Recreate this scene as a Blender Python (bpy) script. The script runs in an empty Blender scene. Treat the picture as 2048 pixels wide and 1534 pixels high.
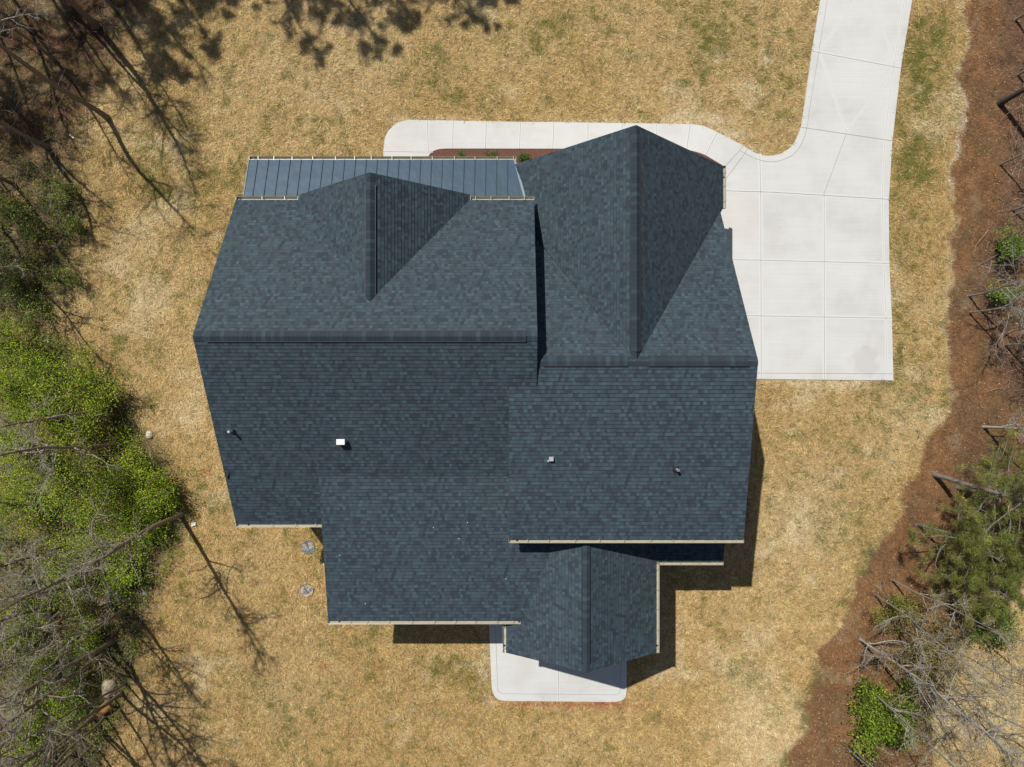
import bpy, bmesh, math, random
import numpy as np
from mathutils import Vector

# ------------------------------------------------------------------ camera, sky, sun
H = 33.0                    # flying height of the camera above the lawn (m)
FPX = 1421.0                # focal length in pixels of the 2048 px wide photograph
S = FPX / H                 # ground pixels per metre
scene = bpy.context.scene
COL = scene.collection
cam_d = bpy.data.cameras.new('camera'); cam = bpy.data.objects.new('camera', cam_d); COL.objects.link(cam)
cam.location = (0, 0, H); cam.rotation_euler = (0, 0, 0)
cam_d.sensor_width = 36.0; cam_d.lens = 36.0 * FPX / 2048.0
cam_d.clip_start = 0.5; cam_d.clip_end = 2000
scene.camera = cam

SUNV = Vector((545, -755, -FPX)).normalized()          # direction in which the light travels
ELEV = math.asin(-SUNV.z); AZ = math.atan2(-SUNV.x, -SUNV.y)
world = bpy.data.worlds.new('World'); scene.world = world; world.use_nodes = True
wn = world.node_tree
sky = wn.nodes.new('ShaderNodeTexSky'); sky.sky_type = 'NISHITA'; sky.sun_disc = False
sky.sun_elevation = ELEV; sky.sun_rotation = AZ
bg = wn.nodes['Background']; bg.inputs['Strength'].default_value = 0.055
wn.links.new(sky.outputs[0], bg.inputs['Color'])
sd = bpy.data.lights.new('sun', 'SUN'); sd.energy = 4.6; sd.angle = math.radians(0.53); sd.color = (1.0, 0.96, 0.89)
sun = bpy.data.objects.new('sun', sd); COL.objects.link(sun)
sun.rotation_euler = SUNV.to_track_quat('-Z', 'Y').to_euler(); sun.location = (-20, 30, 60)
scene.view_settings.view_transform = 'Standard'; scene.view_settings.look = 'None'
scene.view_settings.gamma = 1; scene.view_settings.use_curve_mapping = False
scene.view_settings.exposure = 0.0
scene.render.resolution_x = 1024; scene.render.resolution_y = 767

RNG = np.random.default_rng(7)

# ------------------------------------------------------------------ helpers
def G(px, py, z=0.0):
    """point of the place at height z that the photograph shows at pixel px, py"""
    k = (H - z) / H
    return ((px - 1024) * k / S, -(py - 767) * k / S, z)

def tag(o, label=None, cat=None, group=None, kind=None):
    if label: o['label'] = label
    if cat: o['category'] = cat
    if group: o['group'] = group
    if kind: o['kind'] = kind
    return o

def link(o, parent=None):
    COL.objects.link(o)
    if parent is not None:
        o.parent = parent
        o.matrix_parent_inverse = parent.matrix_world.inverted() if False else o.matrix_parent_inverse
    return o

def empty(name, loc):
    o = bpy.data.objects.new(name, None); o.empty_display_size = 0.3
    o.location = loc; COL.objects.link(o)
    return o

def mesh_obj(name, verts, faces, mats, parent=None, mi=None, uv=None, col=None, smooth=False, off=None):
    """generic mesh from python lists; vertices in world space, off = parent's location"""
    me = bpy.data.meshes.new(name)
    if off is not None:
        verts = [(v[0] - off[0], v[1] - off[1], v[2] - off[2]) for v in verts]
    me.from_pydata([tuple(v) for v in verts], [], faces)
    for m in (mats if isinstance(mats, (list, tuple)) else [mats]): me.materials.append(m)
    if mi is not None: me.polygons.foreach_set('material_index', np.asarray(mi, dtype=np.int32))
    if uv is not None:
        l = me.uv_layers.new(name='UVMap'); l.data.foreach_set('uv', np.asarray(uv, dtype=np.float32).ravel())
    if smooth: me.polygons.foreach_set('use_smooth', np.ones(len(me.polygons), dtype=bool))
    me.update()
    o = bpy.data.objects.new(name, me)
    return link(o, parent)

def np_mesh(name, co, tri, mat, col=None, parent=None, n=3, smooth=False):
    """fast mesh: co (V,3), tri (F,n) indices, col (V,3)"""
    me = bpy.data.meshes.new(name)
    V = len(co); F = len(tri)
    me.vertices.add(V); me.vertices.foreach_set('co', np.asarray(co, np.float32).ravel())
    me.loops.add(F * n); me.loops.foreach_set('vertex_index', np.asarray(tri, np.int32).ravel())
    me.polygons.add(F)
    me.polygons.foreach_set('loop_start', np.arange(F, dtype=np.int32) * n)
    try: me.polygons.foreach_set('loop_total', np.full(F, n, np.int32))
    except Exception: pass
    if smooth: me.polygons.foreach_set('use_smooth', np.ones(F, dtype=bool))
    if col is not None:
        a = me.color_attributes.new('Col', 'FLOAT_COLOR', 'POINT')
        c4 = np.ones((V, 4), np.float32); c4[:, :3] = col
        a.data.foreach_set('color', c4.ravel())
    me.materials.append(mat)
    me.update(calc_edges=True)
    return link(bpy.data.objects.new(name, me), parent)

class MB:
    """collects boxes and prisms, builds ONE mesh"""
    def __init__(s): s.v = []; s.f = []; s.m = []
    def poly(s, pts, faces, m=0):
        b = len(s.v); s.v += [tuple(p) for p in pts]
        for f in faces: s.f.append([b + i for i in f]); s.m.append(m)
    def box(s, x0, x1, y0, y1, z0, z1, m=0):
        p = [(x0,y0,z0),(x1,y0,z0),(x1,y1,z0),(x0,y1,z0),(x0,y0,z1),(x1,y0,z1),(x1,y1,z1),(x0,y1,z1)]
        s.poly(p, [(0,3,2,1),(4,5,6,7),(0,1,5,4),(1,2,6,5),(2,3,7,6),(3,0,4,7)], m)
    def bar(s, a, b, w, h, m=0, up=(0,0,1)):
        a = Vector(a); b = Vector(b); d = (b - a).normalized(); u = Vector(up)
        sd_ = d.cross(u)
        if sd_.length < 1e-4: sd_ = d.cross(Vector((1,0,0)))
        sd_.normalize(); u2 = sd_.cross(d).normalized()
        p = []
        for q in (a, b):
            for sx, sy in ((-1,-1),(1,-1),(1,1),(-1,1)):
                p.append(q + sd_ * (w/2*sx) + u2 * (h/2*sy))
        s.poly(p, [(0,1,2,3),(7,6,5,4),(0,4,5,1),(1,5,6,2),(2,6,7,3),(3,7,4,0)], m)
    def cyl(s, c, r0, r1, z0, z1, n=16, m=0, cap=True):
        p = []
        for z, r in ((z0, r0), (z1, r1)):
            for i in range(n):
                a = 2*math.pi*i/n; p.append((c[0]+r*math.cos(a), c[1]+r*math.sin(a), z))
        f = [(i, (i+1)%n, n+(i+1)%n, n+i) for i in range(n)]
        if cap: f += [tuple(range(n, 2*n)), tuple(range(n-1, -1, -1))]
        s.poly(p, f, m)
    def prism(s, poly, z0, z1, m=0):
        n = len(poly)
        p = [(x,y,z0) for x,y in poly] + [(x,y,z1) for x,y in poly]
        s.poly(p, [tuple(range(n-1,-1,-1)), tuple(range(n,2*n))] + [(i,(i+1)%n,n+(i+1)%n,n+i) for i in range(n)], m)
    def build(s, name, mats, parent=None, smooth=False):
        return mesh_obj(name, s.v, s.f, mats, parent, mi=s.m, smooth=smooth)

# ------------------------------------------------------------------ numpy noise and regions
def _lat(ix, iy, seed):
    h = (ix.astype(np.int64) * 374761393 + iy.astype(np.int64) * 668265263 + seed * 974711) & 0x7fffffff
    h = ((h ^ (h >> 13)) * 1274126177) & 0x7fffffff
    h = h ^ (h >> 16)
    return (h & 0xffff) / 65535.0
def vnoise(x, y, sc, seed):
    x = x / sc; y = y / sc
    ix = np.floor(x); iy = np.floor(y); fx = x - ix; fy = y - iy
    fx = fx*fx*(3-2*fx); fy = fy*fy*(3-2*fy)
    a = _lat(ix, iy, seed); b = _lat(ix+1, iy, seed); c = _lat(ix, iy+1, seed); d = _lat(ix+1, iy+1, seed)
    return (a*(1-fx)+b*fx)*(1-fy) + (c*(1-fx)+d*fx)*fy
def fbm(x, y, sc, seed, oct=4):
    t = 0; w = 0; a = 1
    for i in range(oct):
        t = t + a*vnoise(x + 17.3*i, y - 9.1*i, sc/2**i, seed+i*13); w += a; a *= 0.55
    return t / w
def sst(a, b, x):
    t = np.clip((x - a) / (b - a), 0, 1); return t*t*(3-2*t)
def inside_dist(px, py, poly):
    """signed distance (px units, positive inside)"""
    x = px; y = py; ins = np.zeros(x.shape, bool); d2 = np.full(x.shape, 1e18)
    n = len(poly)
    for i in range(n):
        x0, y0 = poly[i]; x1, y1 = poly[(i+1) % n]
        if y0 != y1:
            c = ((y0 > y) != (y1 > y)) & (x < (x1-x0)*(y-y0)/(y1-y0)+x0); ins ^= c
        dx, dy = x1-x0, y1-y0; L = dx*dx+dy*dy + 1e-9
        t = np.clip(((x-x0)*dx+(y-y0)*dy)/L, 0, 1)
        d2 = np.minimum(d2, (x-x0-t*dx)**2+(y-y0-t*dy)**2)
    d = np.sqrt(d2); return np.where(ins, d, -d)
def catmull(pts, n=8):
    P = [pts[0]] + list(pts) + [pts[-1]]; out = []
    for i in range(1, len(P)-2):
        p0, p1, p2, p3 = [np.array(q, float) for q in P[i-1:i+3]]
        for j in range(n):
            t = j/n
            out.append(tuple(0.5*((2*p1)+(-p0+p2)*t+(2*p0-5*p1+4*p2-p3)*t*t+(-p0+3*p1-3*p2+p3)*t**3)))
    out.append(tuple(pts[-1])); return out

# outlines traced on the ground (z = 0), in photograph pixels
drive_left = [(1668,-160),(1640,0),(1623,103),(1608,212),(1601,255)]
drive_curve = catmull([(1601,255),(1589,284),(1570,303),(1548,311),(1524,311),(1504,303),(1487,292)], 6)
walk_out = catmull([(1487,292),(1462,279),(1434,265),(1408,253),(1380,248.5)], 5) + [(1200,246),(1000,243.5)] + catmull([(818,240),(796,246),(779,260),(770,277),(767,300)], 5) + [(765,372)]
walk_in = [(852,372)] + catmull([(854,322),(858,311),(866,303),(879,298.5),(893,297.5)], 5) + [(1000,297.5)] + catmull([(1360,298),(1384,302),(1408,309.5),(1428,321),(1445,331)], 5) + [(1436,352)]
pad = [(1415,372),(1415,757),(1786,761),(1783,636),(1778,527),(1777,450),(1777,399),(1784,281),(1801,137),(1823.5,0),(1850,-160)]
CONCRETE = drive_left + drive_curve[1:] + walk_out[1:] + walk_in + pad
PATIO = [(978,1150),(978,1247)] + catmull([(983,1370),(986,1385),(993,1395),(1003,1400),(1018,1401)], 5) + catmull([(1230,1403),(1243,1400),(1251,1392),(1253,1378)], 5) + [(1253,1150)]
FRONT_BED = [(846,300),(900,292),(1100,292),(1400,292),(1440,320),(1445,350),(1436,362),(1300,470),(846,470)]
STRAW = [(1945,-200),(1938,0),(1934,60),(1928,130),(1927,230),(1909,330),(1901,440),(1893,560),(1892,640),(1900,740),(1905,800),(1868,860),(1840,930),(1806,990),(1780,1060),(1752,1120),(1706,1190),(1664,1265),(1640,1330),(1606,1430),(1586,1534),(1560,1700),(1820,1700),(1860,1534),(1860,1420),(1890,1330),(1935,1240),(2010,1150),(2048,1080),(2300,1080),(2300,-200)]
FORESTR = [(2010,-200),(2000,0),(1985,120),(2010,250),(1995,380),(1950,520),(1960,640),(1975,720),(2010,800),(2300,900),(2300,-200)]
WOODS = [(330,-200),(292,-20),(262,60),(240,110),(180,190),(150,250),(150,330),(165,420),(160,500),(110,600),(100,660),(200,740),(265,830),(330,930),(370,1010),(360,1080),(320,1160),(292,1240),(280,1330),(250,1400),(225,1470),(205,1534),(190,1700),(-600,1700),(-600,-200)]

def ground_colour(x, y):
    """albedo of the ground at world x, y; also weights (lawn, green, woods, straw)"""
    px = x*S + 1024; py = -y*S + 767
    jig = (fbm(x, y, 1.6, 5, 4) - .5) * 46
    nA = fbm(x, y, 5.0, 11, 4); nB = fbm(x, y, 1.1, 23, 3); nC = fbm(x, y, .34, 31, 3); nD = fbm(x*.6, y*1.3, .18, 77, 2)
    tan = np.array([.53, .368, .168]); pale = np.array([.68, .525, .31]); gold = np.array([.46, .305, .120]); green = np.array([.195, .175, .045])
    c = tan[None]*np.ones((x.size, 1))
    def mix(c, k, w): w = np.clip(w, 0, 1)[:, None]; return c*(1-w) + np.asarray(k)[None]*w
    c = mix(c, gold, sst(.35, .75, fbm(x, y, 3.2, 41, 3))*.8)
    c = mix(c, (.52,.335,.130), sst(500, 1500, py)*.4)
    g = sst(.50, .80, nA*.30 + nB*.34 + nC*.48 - .06)*.85 + .16*sst(.5,.75,nC)
    hot = [(1420,60,70,120,.35),(1850,120,45,150,.55),(1830,300,40,110,.5),(1800,560,30,160,.4),(900,1350,160,60,.3),(1480,1340,50,60,.22),(1850,60,50,90,.3),(540,1420,90,50,.3),
           (1340,270,60,14,.3),(1560,200,50,60,.25),(1130,60,90,60,.25),(1720,1060,60,60,.35),(700,1270,80,40,.3),(260,700,60,40,.3),(1700,880,60,50,.35),(330,360,60,90,.25),(950,255,180,14,.3),(850,120,120,60,.18)]
    for hx, hy, sx, sy, a in hot:
        g = g + a*np.exp(-((px-hx)/sx)**2 - ((py-hy)/sy)**2) * (.25 + 1.5*sst(.35,.65,nB*.6+nC*.4))
    c = mix(c, green, g*.85)
    p = sst(.60, .78, fbm(x, y, 1.9, 61, 4))*.65
    for hx, hy, sx, sy, a in [(1400,238,60,12,1.7),(1455,270,34,11,1.7),(1500,300,26,9,1.2),(1200,242,90,4,1.0),(900,236,60,4,.9),(1600,766,90,6,1.0),(1925,700,20,60,.5),(1820,850,60,60,.5),(1620,1156,9,8,1),(1680,945,10,9,1),(1735,900,8,20,.9),(1700,770,40,8,1.4),(1600,1040,110,120,.55),(1500,1400,60,110,.5),(1800,500,20,20,.2),(680,120,200,70,.25),(560,1400,90,60,.2),(1600,1500,60,60,.4),(1990,1420,160,130,.8),(2010,1180,50,50,.7),(800,243,20,14,1),(1120,247,60,4,.8),(110,560,90,90,.3),(600,20,200,60,.25),(1530,120,14,14,.9),(1510,1480,90,60,.4),(1590,815,60,10,.3),(1440,110,20,14,.6),(970,1310,9,60,.6),(980,1405,14,10,1)]:
        p = p + a*np.exp(-((px-hx)/sx)**2 - ((py-hy)/sy)**2)
    c = mix(c, pale, p*(.55+.6*nB))
    cl = 0*x
    for hx, hy, sx, sy, a in [(1110,1408,120,7,1.2),(652,1333,12,6,.9),(757,1333,8,8,.8),(690,1470,10,6,.7),(412,945,7,7,.9),(1210,1408,50,10,.8),(1070,244,40,4,.5)]:
        cl = cl + a*np.exp(-((px-hx)/sx)**2 - ((py-hy)/sy)**2)
    c = mix(c, (.46,.19,.09), cl*(.3+1.0*nC))
    # pale strip of bare sand along the straw bed
    dS = inside_dist(px, py, STRAW) + jig*1.1 + (nC-.5)*22
    c = mix(c, (.62,.50,.36), sst(-13,-2,dS)*sst(.35,.6,fbm(x, y, 1.5, 91, 3))*(.35+.65*np.exp(-((py-320)/150)**2)))
    c = mix(c, green*.9, sst(-20,-4,dS)*sst(1000,1150,py)*.8*sst(.3,.6,nB))
    # pine straw and soil
    sc = np.array([.235, .125, .060])[None]*(0.62 + .8*nC[:, None])
    sc = mix(sc, (.175,.115,.06), sst(.45,.7,nB)*.6); sc = mix(sc, (.33,.24,.14), sst(.62,.8,fbm(x, y, .9, 17, 4))*.6)
    sc = mix(sc, (.11,.07,.05), sst(.55,.75,fbm(x,y,2.4,19,3))*.5)
    wS = sst(-8, 7, dS); c = c*(1-wS[:, None]) + sc*wS[:, None]
    fo = sst(-30, 30, inside_dist(px, py, FORESTR) + jig)
    fc = np.array([.17,.098,.062])[None]*(.5+1.0*nC[:, None]); c = c*(1-fo[:, None]*.8) + fc*fo[:, None]*.8
    # woods floor
    dW = inside_dist(px, py, WOODS) + jig
    wW = sst(-34, 26, dW)
    wc = np.array([.25,.165,.085])[None]*(.45 + 1.0*nC[:, None])
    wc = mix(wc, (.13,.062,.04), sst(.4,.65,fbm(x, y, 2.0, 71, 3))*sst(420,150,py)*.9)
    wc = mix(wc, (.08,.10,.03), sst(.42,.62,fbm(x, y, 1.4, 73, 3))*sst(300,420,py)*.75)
    wc = mix(wc, (.34,.25,.14), sst(.55,.8,nB)*.7)
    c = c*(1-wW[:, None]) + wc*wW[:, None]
    return c, g, wW, wS, px, py, nC, nD

# ------------------------------------------------------------------ materials
def new_mat(name):
    m = bpy.data.materials.new(name); m.use_nodes = True
    return m, m.node_tree, m.node_tree.nodes['Principled BSDF']
class NT:
    def __init__(s, nt): s.nt = nt
    def n(s, t, **kw):
        nd = s.nt.nodes.new(t)
        for k, v in kw.items(): setattr(nd, k, v)
        return nd
    def l(s, a, b): s.nt.links.new(a, b)
    def math(s, op, a, b=None, c=None):
        nd = s.n('ShaderNodeMath', operation=op)
        for i, v in enumerate((a, b, c)):
            if v is None: continue
            if isinstance(v, (int, float)): nd.inputs[i].default_value = v
            else: s.l(v, nd.inputs[i])
        return nd.outputs[0]
    def mix(s, f, a, b, mode='MIX'):
        nd = s.n('ShaderNodeMix', data_type='RGBA', blend_type=mode)
        for sock, v in ((nd.inputs[0], f), (nd.inputs[6], a), (nd.inputs[7], b)):
            if isinstance(v, (int, float)): sock.default_value = v
            elif isinstance(v, tuple): sock.default_value = v + (1,) if len(v) == 3 else v
            else: s.l(v, sock)
        return nd.outputs[2]
    def ramp(s, f, stops, interp='LINEAR'):
        nd = s.n('ShaderNodeValToRGB'); cr = nd.color_ramp; cr.interpolation = interp
        while len(cr.elements) > 1: cr.elements.remove(cr.elements[-1])
        cr.elements[0].position = stops[0][0]; cr.elements[0].color = tuple(stops[0][1]) + (1,)
        for p, c in stops[1:]:
            e = cr.elements.new(p); e.color = tuple(c) + (1,)
        s.l(f, nd.inputs[0]); return nd.outputs[0]
    def noise(s, scale, detail=4, rough=.55, vec=None, dist=0):
        nd = s.n('ShaderNodeTexNoise'); nd.inputs['Scale'].default_value = scale
        nd.inputs['Detail'].default_value = detail; nd.inputs['Roughness'].default_value = rough; nd.inputs['Distortion'].default_value = dist
        if vec is not None: s.l(vec, nd.inputs['Vector'])
        return nd.outputs[0]
    def pos(s): return s.n('ShaderNodeNewGeometry').outputs['Position']
    def bump(s, hgt, strength, dist, bsdf):
        b = s.n('ShaderNodeBump'); b.inputs['Strength'].default_value = strength; b.inputs['Distance'].default_value = dist
        s.l(hgt, b.inputs['Height']); s.l(b.outputs[0], bsdf.inputs['Normal'])

def simple(name, col, rough=.6, metal=0., nscale=0, namt=.2, spec=.5, bump=0):
    m, nt, b = new_mat(name); t = NT(nt)
    b.inputs['Roughness'].default_value = rough; b.inputs['Metallic'].default_value = metal; b.inputs['Specular IOR Level'].default_value = spec
    if nscale:
        f = t.noise(nscale, 5, .6, t.pos())
        c = t.mix(f, tuple(x*(1-namt) for x in col), tuple(min(1, x*(1+namt)) for x in col))
        t.l(c, b.inputs['Base Color'])
        if bump: t.bump(f, bump, .02, b)
    else: b.inputs['Base Color'].default_value = tuple(col) + (1,)
    return m

def vcol_mat(name, rough=.9, trans=0., spec=.2, fine=None, bumpd=0):
    m, nt, b = new_mat(name); t = NT(nt)
    a = t.n('ShaderNodeAttribute', attribute_name='Col')
    c = a.outputs['Color']
    if fine:
        p = t.pos()
        f1 = t.noise(fine, 6, .75, p); f2 = t.noise(fine*3.3, 4, .7, p, .6)
        k = t.ramp(t.math('ADD', t.math('MULTIPLY', f1, .55), t.math('MULTIPLY', f2, .45)), [(.34,(.35,.33,.3)),(.5,(.95,.95,.95)),(.66,(1.55,1.55,1.6))])
        c = t.mix(1.0, c, k, 'MULTIPLY')
        if bumpd: t.bump(f1, .9, bumpd, b)
    t.l(c, b.inputs['Base Color']); b.inputs['Roughness'].default_value = rough; b.inputs['Specular IOR Level'].default_value = spec
    if trans:
        tr = t.n('ShaderNodeBsdfTranslucent'); t.l(c, tr.inputs['Color'])
        mx = t.n('ShaderNodeMixShader'); mx.inputs[0].default_value = trans
        t.l(b.outputs[0], mx.inputs[1]); t.l(tr.outputs[0], mx.inputs[2])
        t.l(mx.outputs[0], nt.nodes['Material Output'].inputs['Surface'])
    return m

M = {}
M['ground'] = vcol_mat('ground_soil_and_thatch', .95, 0, .1, fine=9.0, bumpd=.03)
M['blade'] = vcol_mat('grass_blade', .85, .12, .15)
M['leaf'] = vcol_mat('leaf', .55, .3, .3)
M['needle'] = vcol_mat('pine_needle', .6, .15, .3)
M['bark'] = vcol_mat('bark', .9, 0, .15, fine=14.0)
M['trim'] = simple('white_painted_trim', (.72,.70,.64), .5, 0, 3, .05)
M['gutter'] = simple('cream_gutter_aluminium', (.45,.43,.34), .32, .15, 4, .12, .6)
M['gutter_in'] = simple('gutter_floor_with_grit', (.40,.37,.28), .55, .0, 5, .5, .3)
M['siding'] = simple('white_siding', (.70,.69,.66), .6, 0, 2, .04)
M['brick'] = simple('brick_foundation', (.28,.15,.10), .85, 0, 9, .4)
M['glass'] = simple('window_glass', (.03,.04,.05), .06, 0, 0, 0, .8)
M['black'] = simple('black_plastic', (.012,.012,.014), .55)
M['pipe'] = simple('galvanised_vent_metal', (.68,.69,.70), .3, .55, 6, .1)
M['whitecap'] = simple('white_vent_cap', (.82,.81,.80), .4, 0, 6, .04)
M['boot'] = simple('black_rubber_boot', (.02,.022,.026), .6)
M['door'] = simple('panel_door_paint', (.62,.61,.57), .45, 0, 3, .04)

def shingle_material():
    m, nt, b = new_mat('slate_blue_shingles'); t = NT(nt)
    uv = t.n('ShaderNodeUVMap', uv_map='UVMap').outputs[0]
    sp = t.n('ShaderNodeSeparateXYZ'); t.l(uv, sp.inputs[0]); u, v = sp.outputs[0], sp.outputs[1]
    rowf = t.math('DIVIDE', v, .143); row = t.math('FLOOR', t.math('ADD', rowf, .001)); fr = t.math('FRACT', t.math('ADD', rowf, .001))
    w = t.math('ADD', t.math('DIVIDE', u, .118), t.math('MULTIPLY', row, 37.37))
    vo = t.n('ShaderNodeTexVoronoi', voronoi_dimensions='1D', feature='F1'); vo.inputs['Scale'].default_value = 1.0; vo.inputs['Randomness'].default_value = .85; t.l(w, vo.inputs['W'])
    cs = t.n('ShaderNodeSeparateColor'); t.l(vo.outputs['Color'], cs.inputs[0])
    r, g = cs.outputs[0], cs.outputs[1]
    c = t.ramp(r, [(0,(.026,.036,.050)),(.2,(.029,.042,.057)),(.34,(.035,.053,.070)),(.6,(.039,.061,.079)),(.82,(.043,.069,.088)),(1,(.054,.087,.108))], 'LINEAR')
    pur = t.math('GREATER_THAN', g, .84)
    c = t.mix(t.math('MULTIPLY', pur, .4), c, (.050,.054,.070))
    teal = t.math('LESS_THAN', g, .12)
    c = t.mix(t.math('MULTIPLY', teal, .4), c, (.046,.076,.090))
    p = t.pos()
    big = t.noise(.35, 3, .5, p)
    c = t.mix(1.0, c, t.ramp(big, [(.3,(.95,.95,.95)),(.7,(1.06,1.05,1.03))]), 'MULTIPLY')
    dust = t.noise(2.2, 6, .7, p, .4)
    c = t.mix(1.0, c, t.ramp(dust, [(.35,(.95,.95,.95)),(.62,(1.02,1.02,1.02)),(.75,(1.22,1.18,1.10))]), 'MULTIPLY')
    gr = t.noise(55, 3, .8, p)
    c = t.mix(1.0, c, t.ramp(gr, [(.3,(.78,.78,.78)),(.7,(1.22,1.22,1.22))]), 'MULTIPLY')
    # printed band doubling as painted butt-edge shade at each course line, beside thicker tabs
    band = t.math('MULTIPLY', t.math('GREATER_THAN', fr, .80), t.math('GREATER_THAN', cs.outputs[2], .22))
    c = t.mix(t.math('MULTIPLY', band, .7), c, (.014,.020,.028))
    t.l(c, b.inputs['Base Color']); b.inputs['Roughness'].default_value = .82; b.inputs['Specular IOR Level'].default_value = .35
    hb = t.math('ADD', t.math('MULTIPLY', r, .6), t.math('MULTIPLY', gr, .4)); t.bump(hb, .3, .004, b)
    return m
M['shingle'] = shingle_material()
def cap_material():
    m, nt, b = new_mat('ridge_shingles'); t = NT(nt)
    uv = t.n('ShaderNodeUVMap', uv_map='UVMap').outputs[0]
    sp = t.n('ShaderNodeSeparateXYZ'); t.l(uv, sp.inputs[0]); v = sp.outputs[1]
    cell = t.math('FLOOR', t.math('DIVIDE', v, .155))
    wn_ = t.n('ShaderNodeTexWhiteNoise', noise_dimensions='1D'); t.l(cell, wn_.inputs['W'])
    cs = t.n('ShaderNodeSeparateColor'); t.l(wn_.outputs['Color'], cs.inputs[0])
    c = t.ramp(cs.outputs[0], [(0,(.023,.034,.046)),(.5,(.026,.039,.052)),(.75,(.030,.045,.060)),(.9,(.035,.055,.071)),(1,(.042,.069,.087))])
    gr = t.noise(50, 3, .8, t.pos())
    c = t.mix(1.0, c, t.ramp(gr, [(.3,(.85,.85,.85)),(.7,(1.15,1.15,1.15))]), 'MULTIPLY')
    t.l(c, b.inputs['Base Color']); b.inputs['Roughness'].default_value = .85; b.inputs['Specular IOR Level'].default_value = .3
    return m
M['cap'] = cap_material()
def metal_roof_material():
    m, nt, b = new_mat('blue_grey_standing_seam'); t = NT(nt)
    p = t.pos(); n1 = t.noise(1.6, 2, .5, p)
    c = t.mix(n1, (.050,.084,.122), (.058,.094,.134)); t.l(c, b.inputs['Base Color'])
    b.inputs['Roughness'].default_value = .42; b.inputs['Metallic'].default_value = .25; b.inputs['Specular IOR Level'].default_value = .5
    mp = t.n('ShaderNodeMapping'); t.l(p, mp.inputs[0]); mp.inputs['Scale'].default_value = (2.6, 1.4, 1)
    t.bump(t.noise(1.0, 2, .5, mp.outputs[0]), .25, .08, b)
    return m
M['metal'] = metal_roof_material()
M['seam'] = simple('dark_seam', (.035,.05,.065), .45, .2)
M['flash'] = simple('flashing', (.20,.25,.30), .4, .4)
def concrete_material():
    m, nt, b = new_mat('fresh_pale_concrete'); t = NT(nt)
    p = t.pos()
    n1 = t.noise(.45, 5, .6, p); n2 = t.noise(40, 4, .7, p)
    mp = t.n('ShaderNodeMapping'); t.l(p, mp.inputs[0]); mp.inputs['Scale'].default_value = (.35, 14, 1)
    br = t.noise(1.0, 4, .6, mp.outputs[0])
    c = t.ramp(n1, [(.3,(.51,.505,.485)),(.5,(.57,.57,.555)),(.75,(.605,.61,.60))])
    c = t.mix(1.0, c, t.ramp(br, [(.3,(.95,.95,.945)),(.7,(1.03,1.03,1.03))]), 'MULTIPLY')
    c = t.mix(1.0, c, t.ramp(n2, [(.3,(.96,.96,.95)),(.7,(1.03,1.03,1.03))]), 'MULTIPLY')
    # faint rusty wash beside the garage doors
    def blob(gx, gy, sx, sy):
        s_ = t.n('ShaderNodeSeparateXYZ'); t.l(p, s_.inputs[0])
        dx = t.math('DIVIDE', t.math('SUBTRACT', s_.outputs[0], gx), sx); dy = t.math('DIVIDE', t.math('SUBTRACT', s_.outputs[1], gy), sy)
        d = t.math('ADD', t.math('MULTIPLY', dx, dx), t.math('MULTIPLY', dy, dy))
        nd = t.n('ShaderNodeMapRange'); nd.inputs[1].default_value = 1.15; nd.inputs[2].default_value = .6
        t.l(t.math('ADD', d, t.math('MULTIPLY', t.math('SUBTRACT', t.noise(1.4, 5, .6, p), .5), 3.0)), nd.inputs[0]); return nd.outputs[0]
    gx, gy, _ = G(1483, 430); c = t.mix(t.math('MULTIPLY', blob(gx, gy, .9, 1.4), .12), c, (.62,.50,.40))
    gx, gy, _ = G(1731, 724); c = t.mix(t.math('MULTIPLY', blob(gx, gy, .7, .75), .5), c, (.45,.42,.40))
    t.l(c, b.inputs['Base Color']); b.inputs['Roughness'].default_value = .85
    t.bump(n2, .25, .004, b)
    return m
M['conc'] = concrete_material()
M['conc_band'] = simple('smooth_tooled_concrete', (.60,.60,.585), .8, 0, 12, .03)
M['groove'] = simple('dirty_groove', (.27,.26,.24), .9, 0, 5, .45)
def mulch_material():
    m, nt, b = new_mat('red_brown_mulch'); t = NT(nt); p = t.pos()
    n = t.noise(28, 5, .8, p); c = t.ramp(n, [(.3,(.05,.022,.016)),(.5,(.16,.065,.045)),(.7,(.30,.14,.09))])
    t.l(c, b.inputs['Base Color']); b.inputs['Roughness'].default_value = .95; t.bump(n, 1, .05, b); return m
M['mulch'] = mulch_material()

# ------------------------------------------------------------------ ground
xs = np.concatenate([[-600,-300,-150,-80,-50,-40,-33], np.arange(-30, 30.01, .1), [33,40,50,80,150,300,600]])
ys = np.concatenate([[-600,-300,-150,-80,-50,-40,-30,-26], np.arange(-24, 24.01, .1), [26,30,40,50,80,150,300,600]])
X, Y = np.meshgrid(xs, ys); nx, ny = len(xs), len(ys)
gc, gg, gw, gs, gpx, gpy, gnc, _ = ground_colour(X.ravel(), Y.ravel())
Z = (fbm(X.ravel(), Y.ravel(), .5, 3, 3) - .5) * .05 - .01
cz = np.maximum(inside_dist(gpx, gpy, CONCRETE), inside_dist(gpx, gpy, PATIO)); Z = np.where(cz > -12, np.minimum(Z, -.012), Z)
hz = inside_dist(gpx, gpy, FRONT_BED); Z = np.where(hz > -6, np.minimum(Z, -.03), Z)
idx = np.arange(nx*ny).reshape(ny, nx)
q = np.stack([idx[:-1,:-1], idx[:-1,1:], idx[1:,1:], idx[1:,:-1]], -1).reshape(-1, 4)
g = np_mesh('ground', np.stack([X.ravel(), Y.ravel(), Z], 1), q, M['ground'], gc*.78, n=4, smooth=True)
tag(g, kind='structure')
del X, Y, Z, gc

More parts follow.
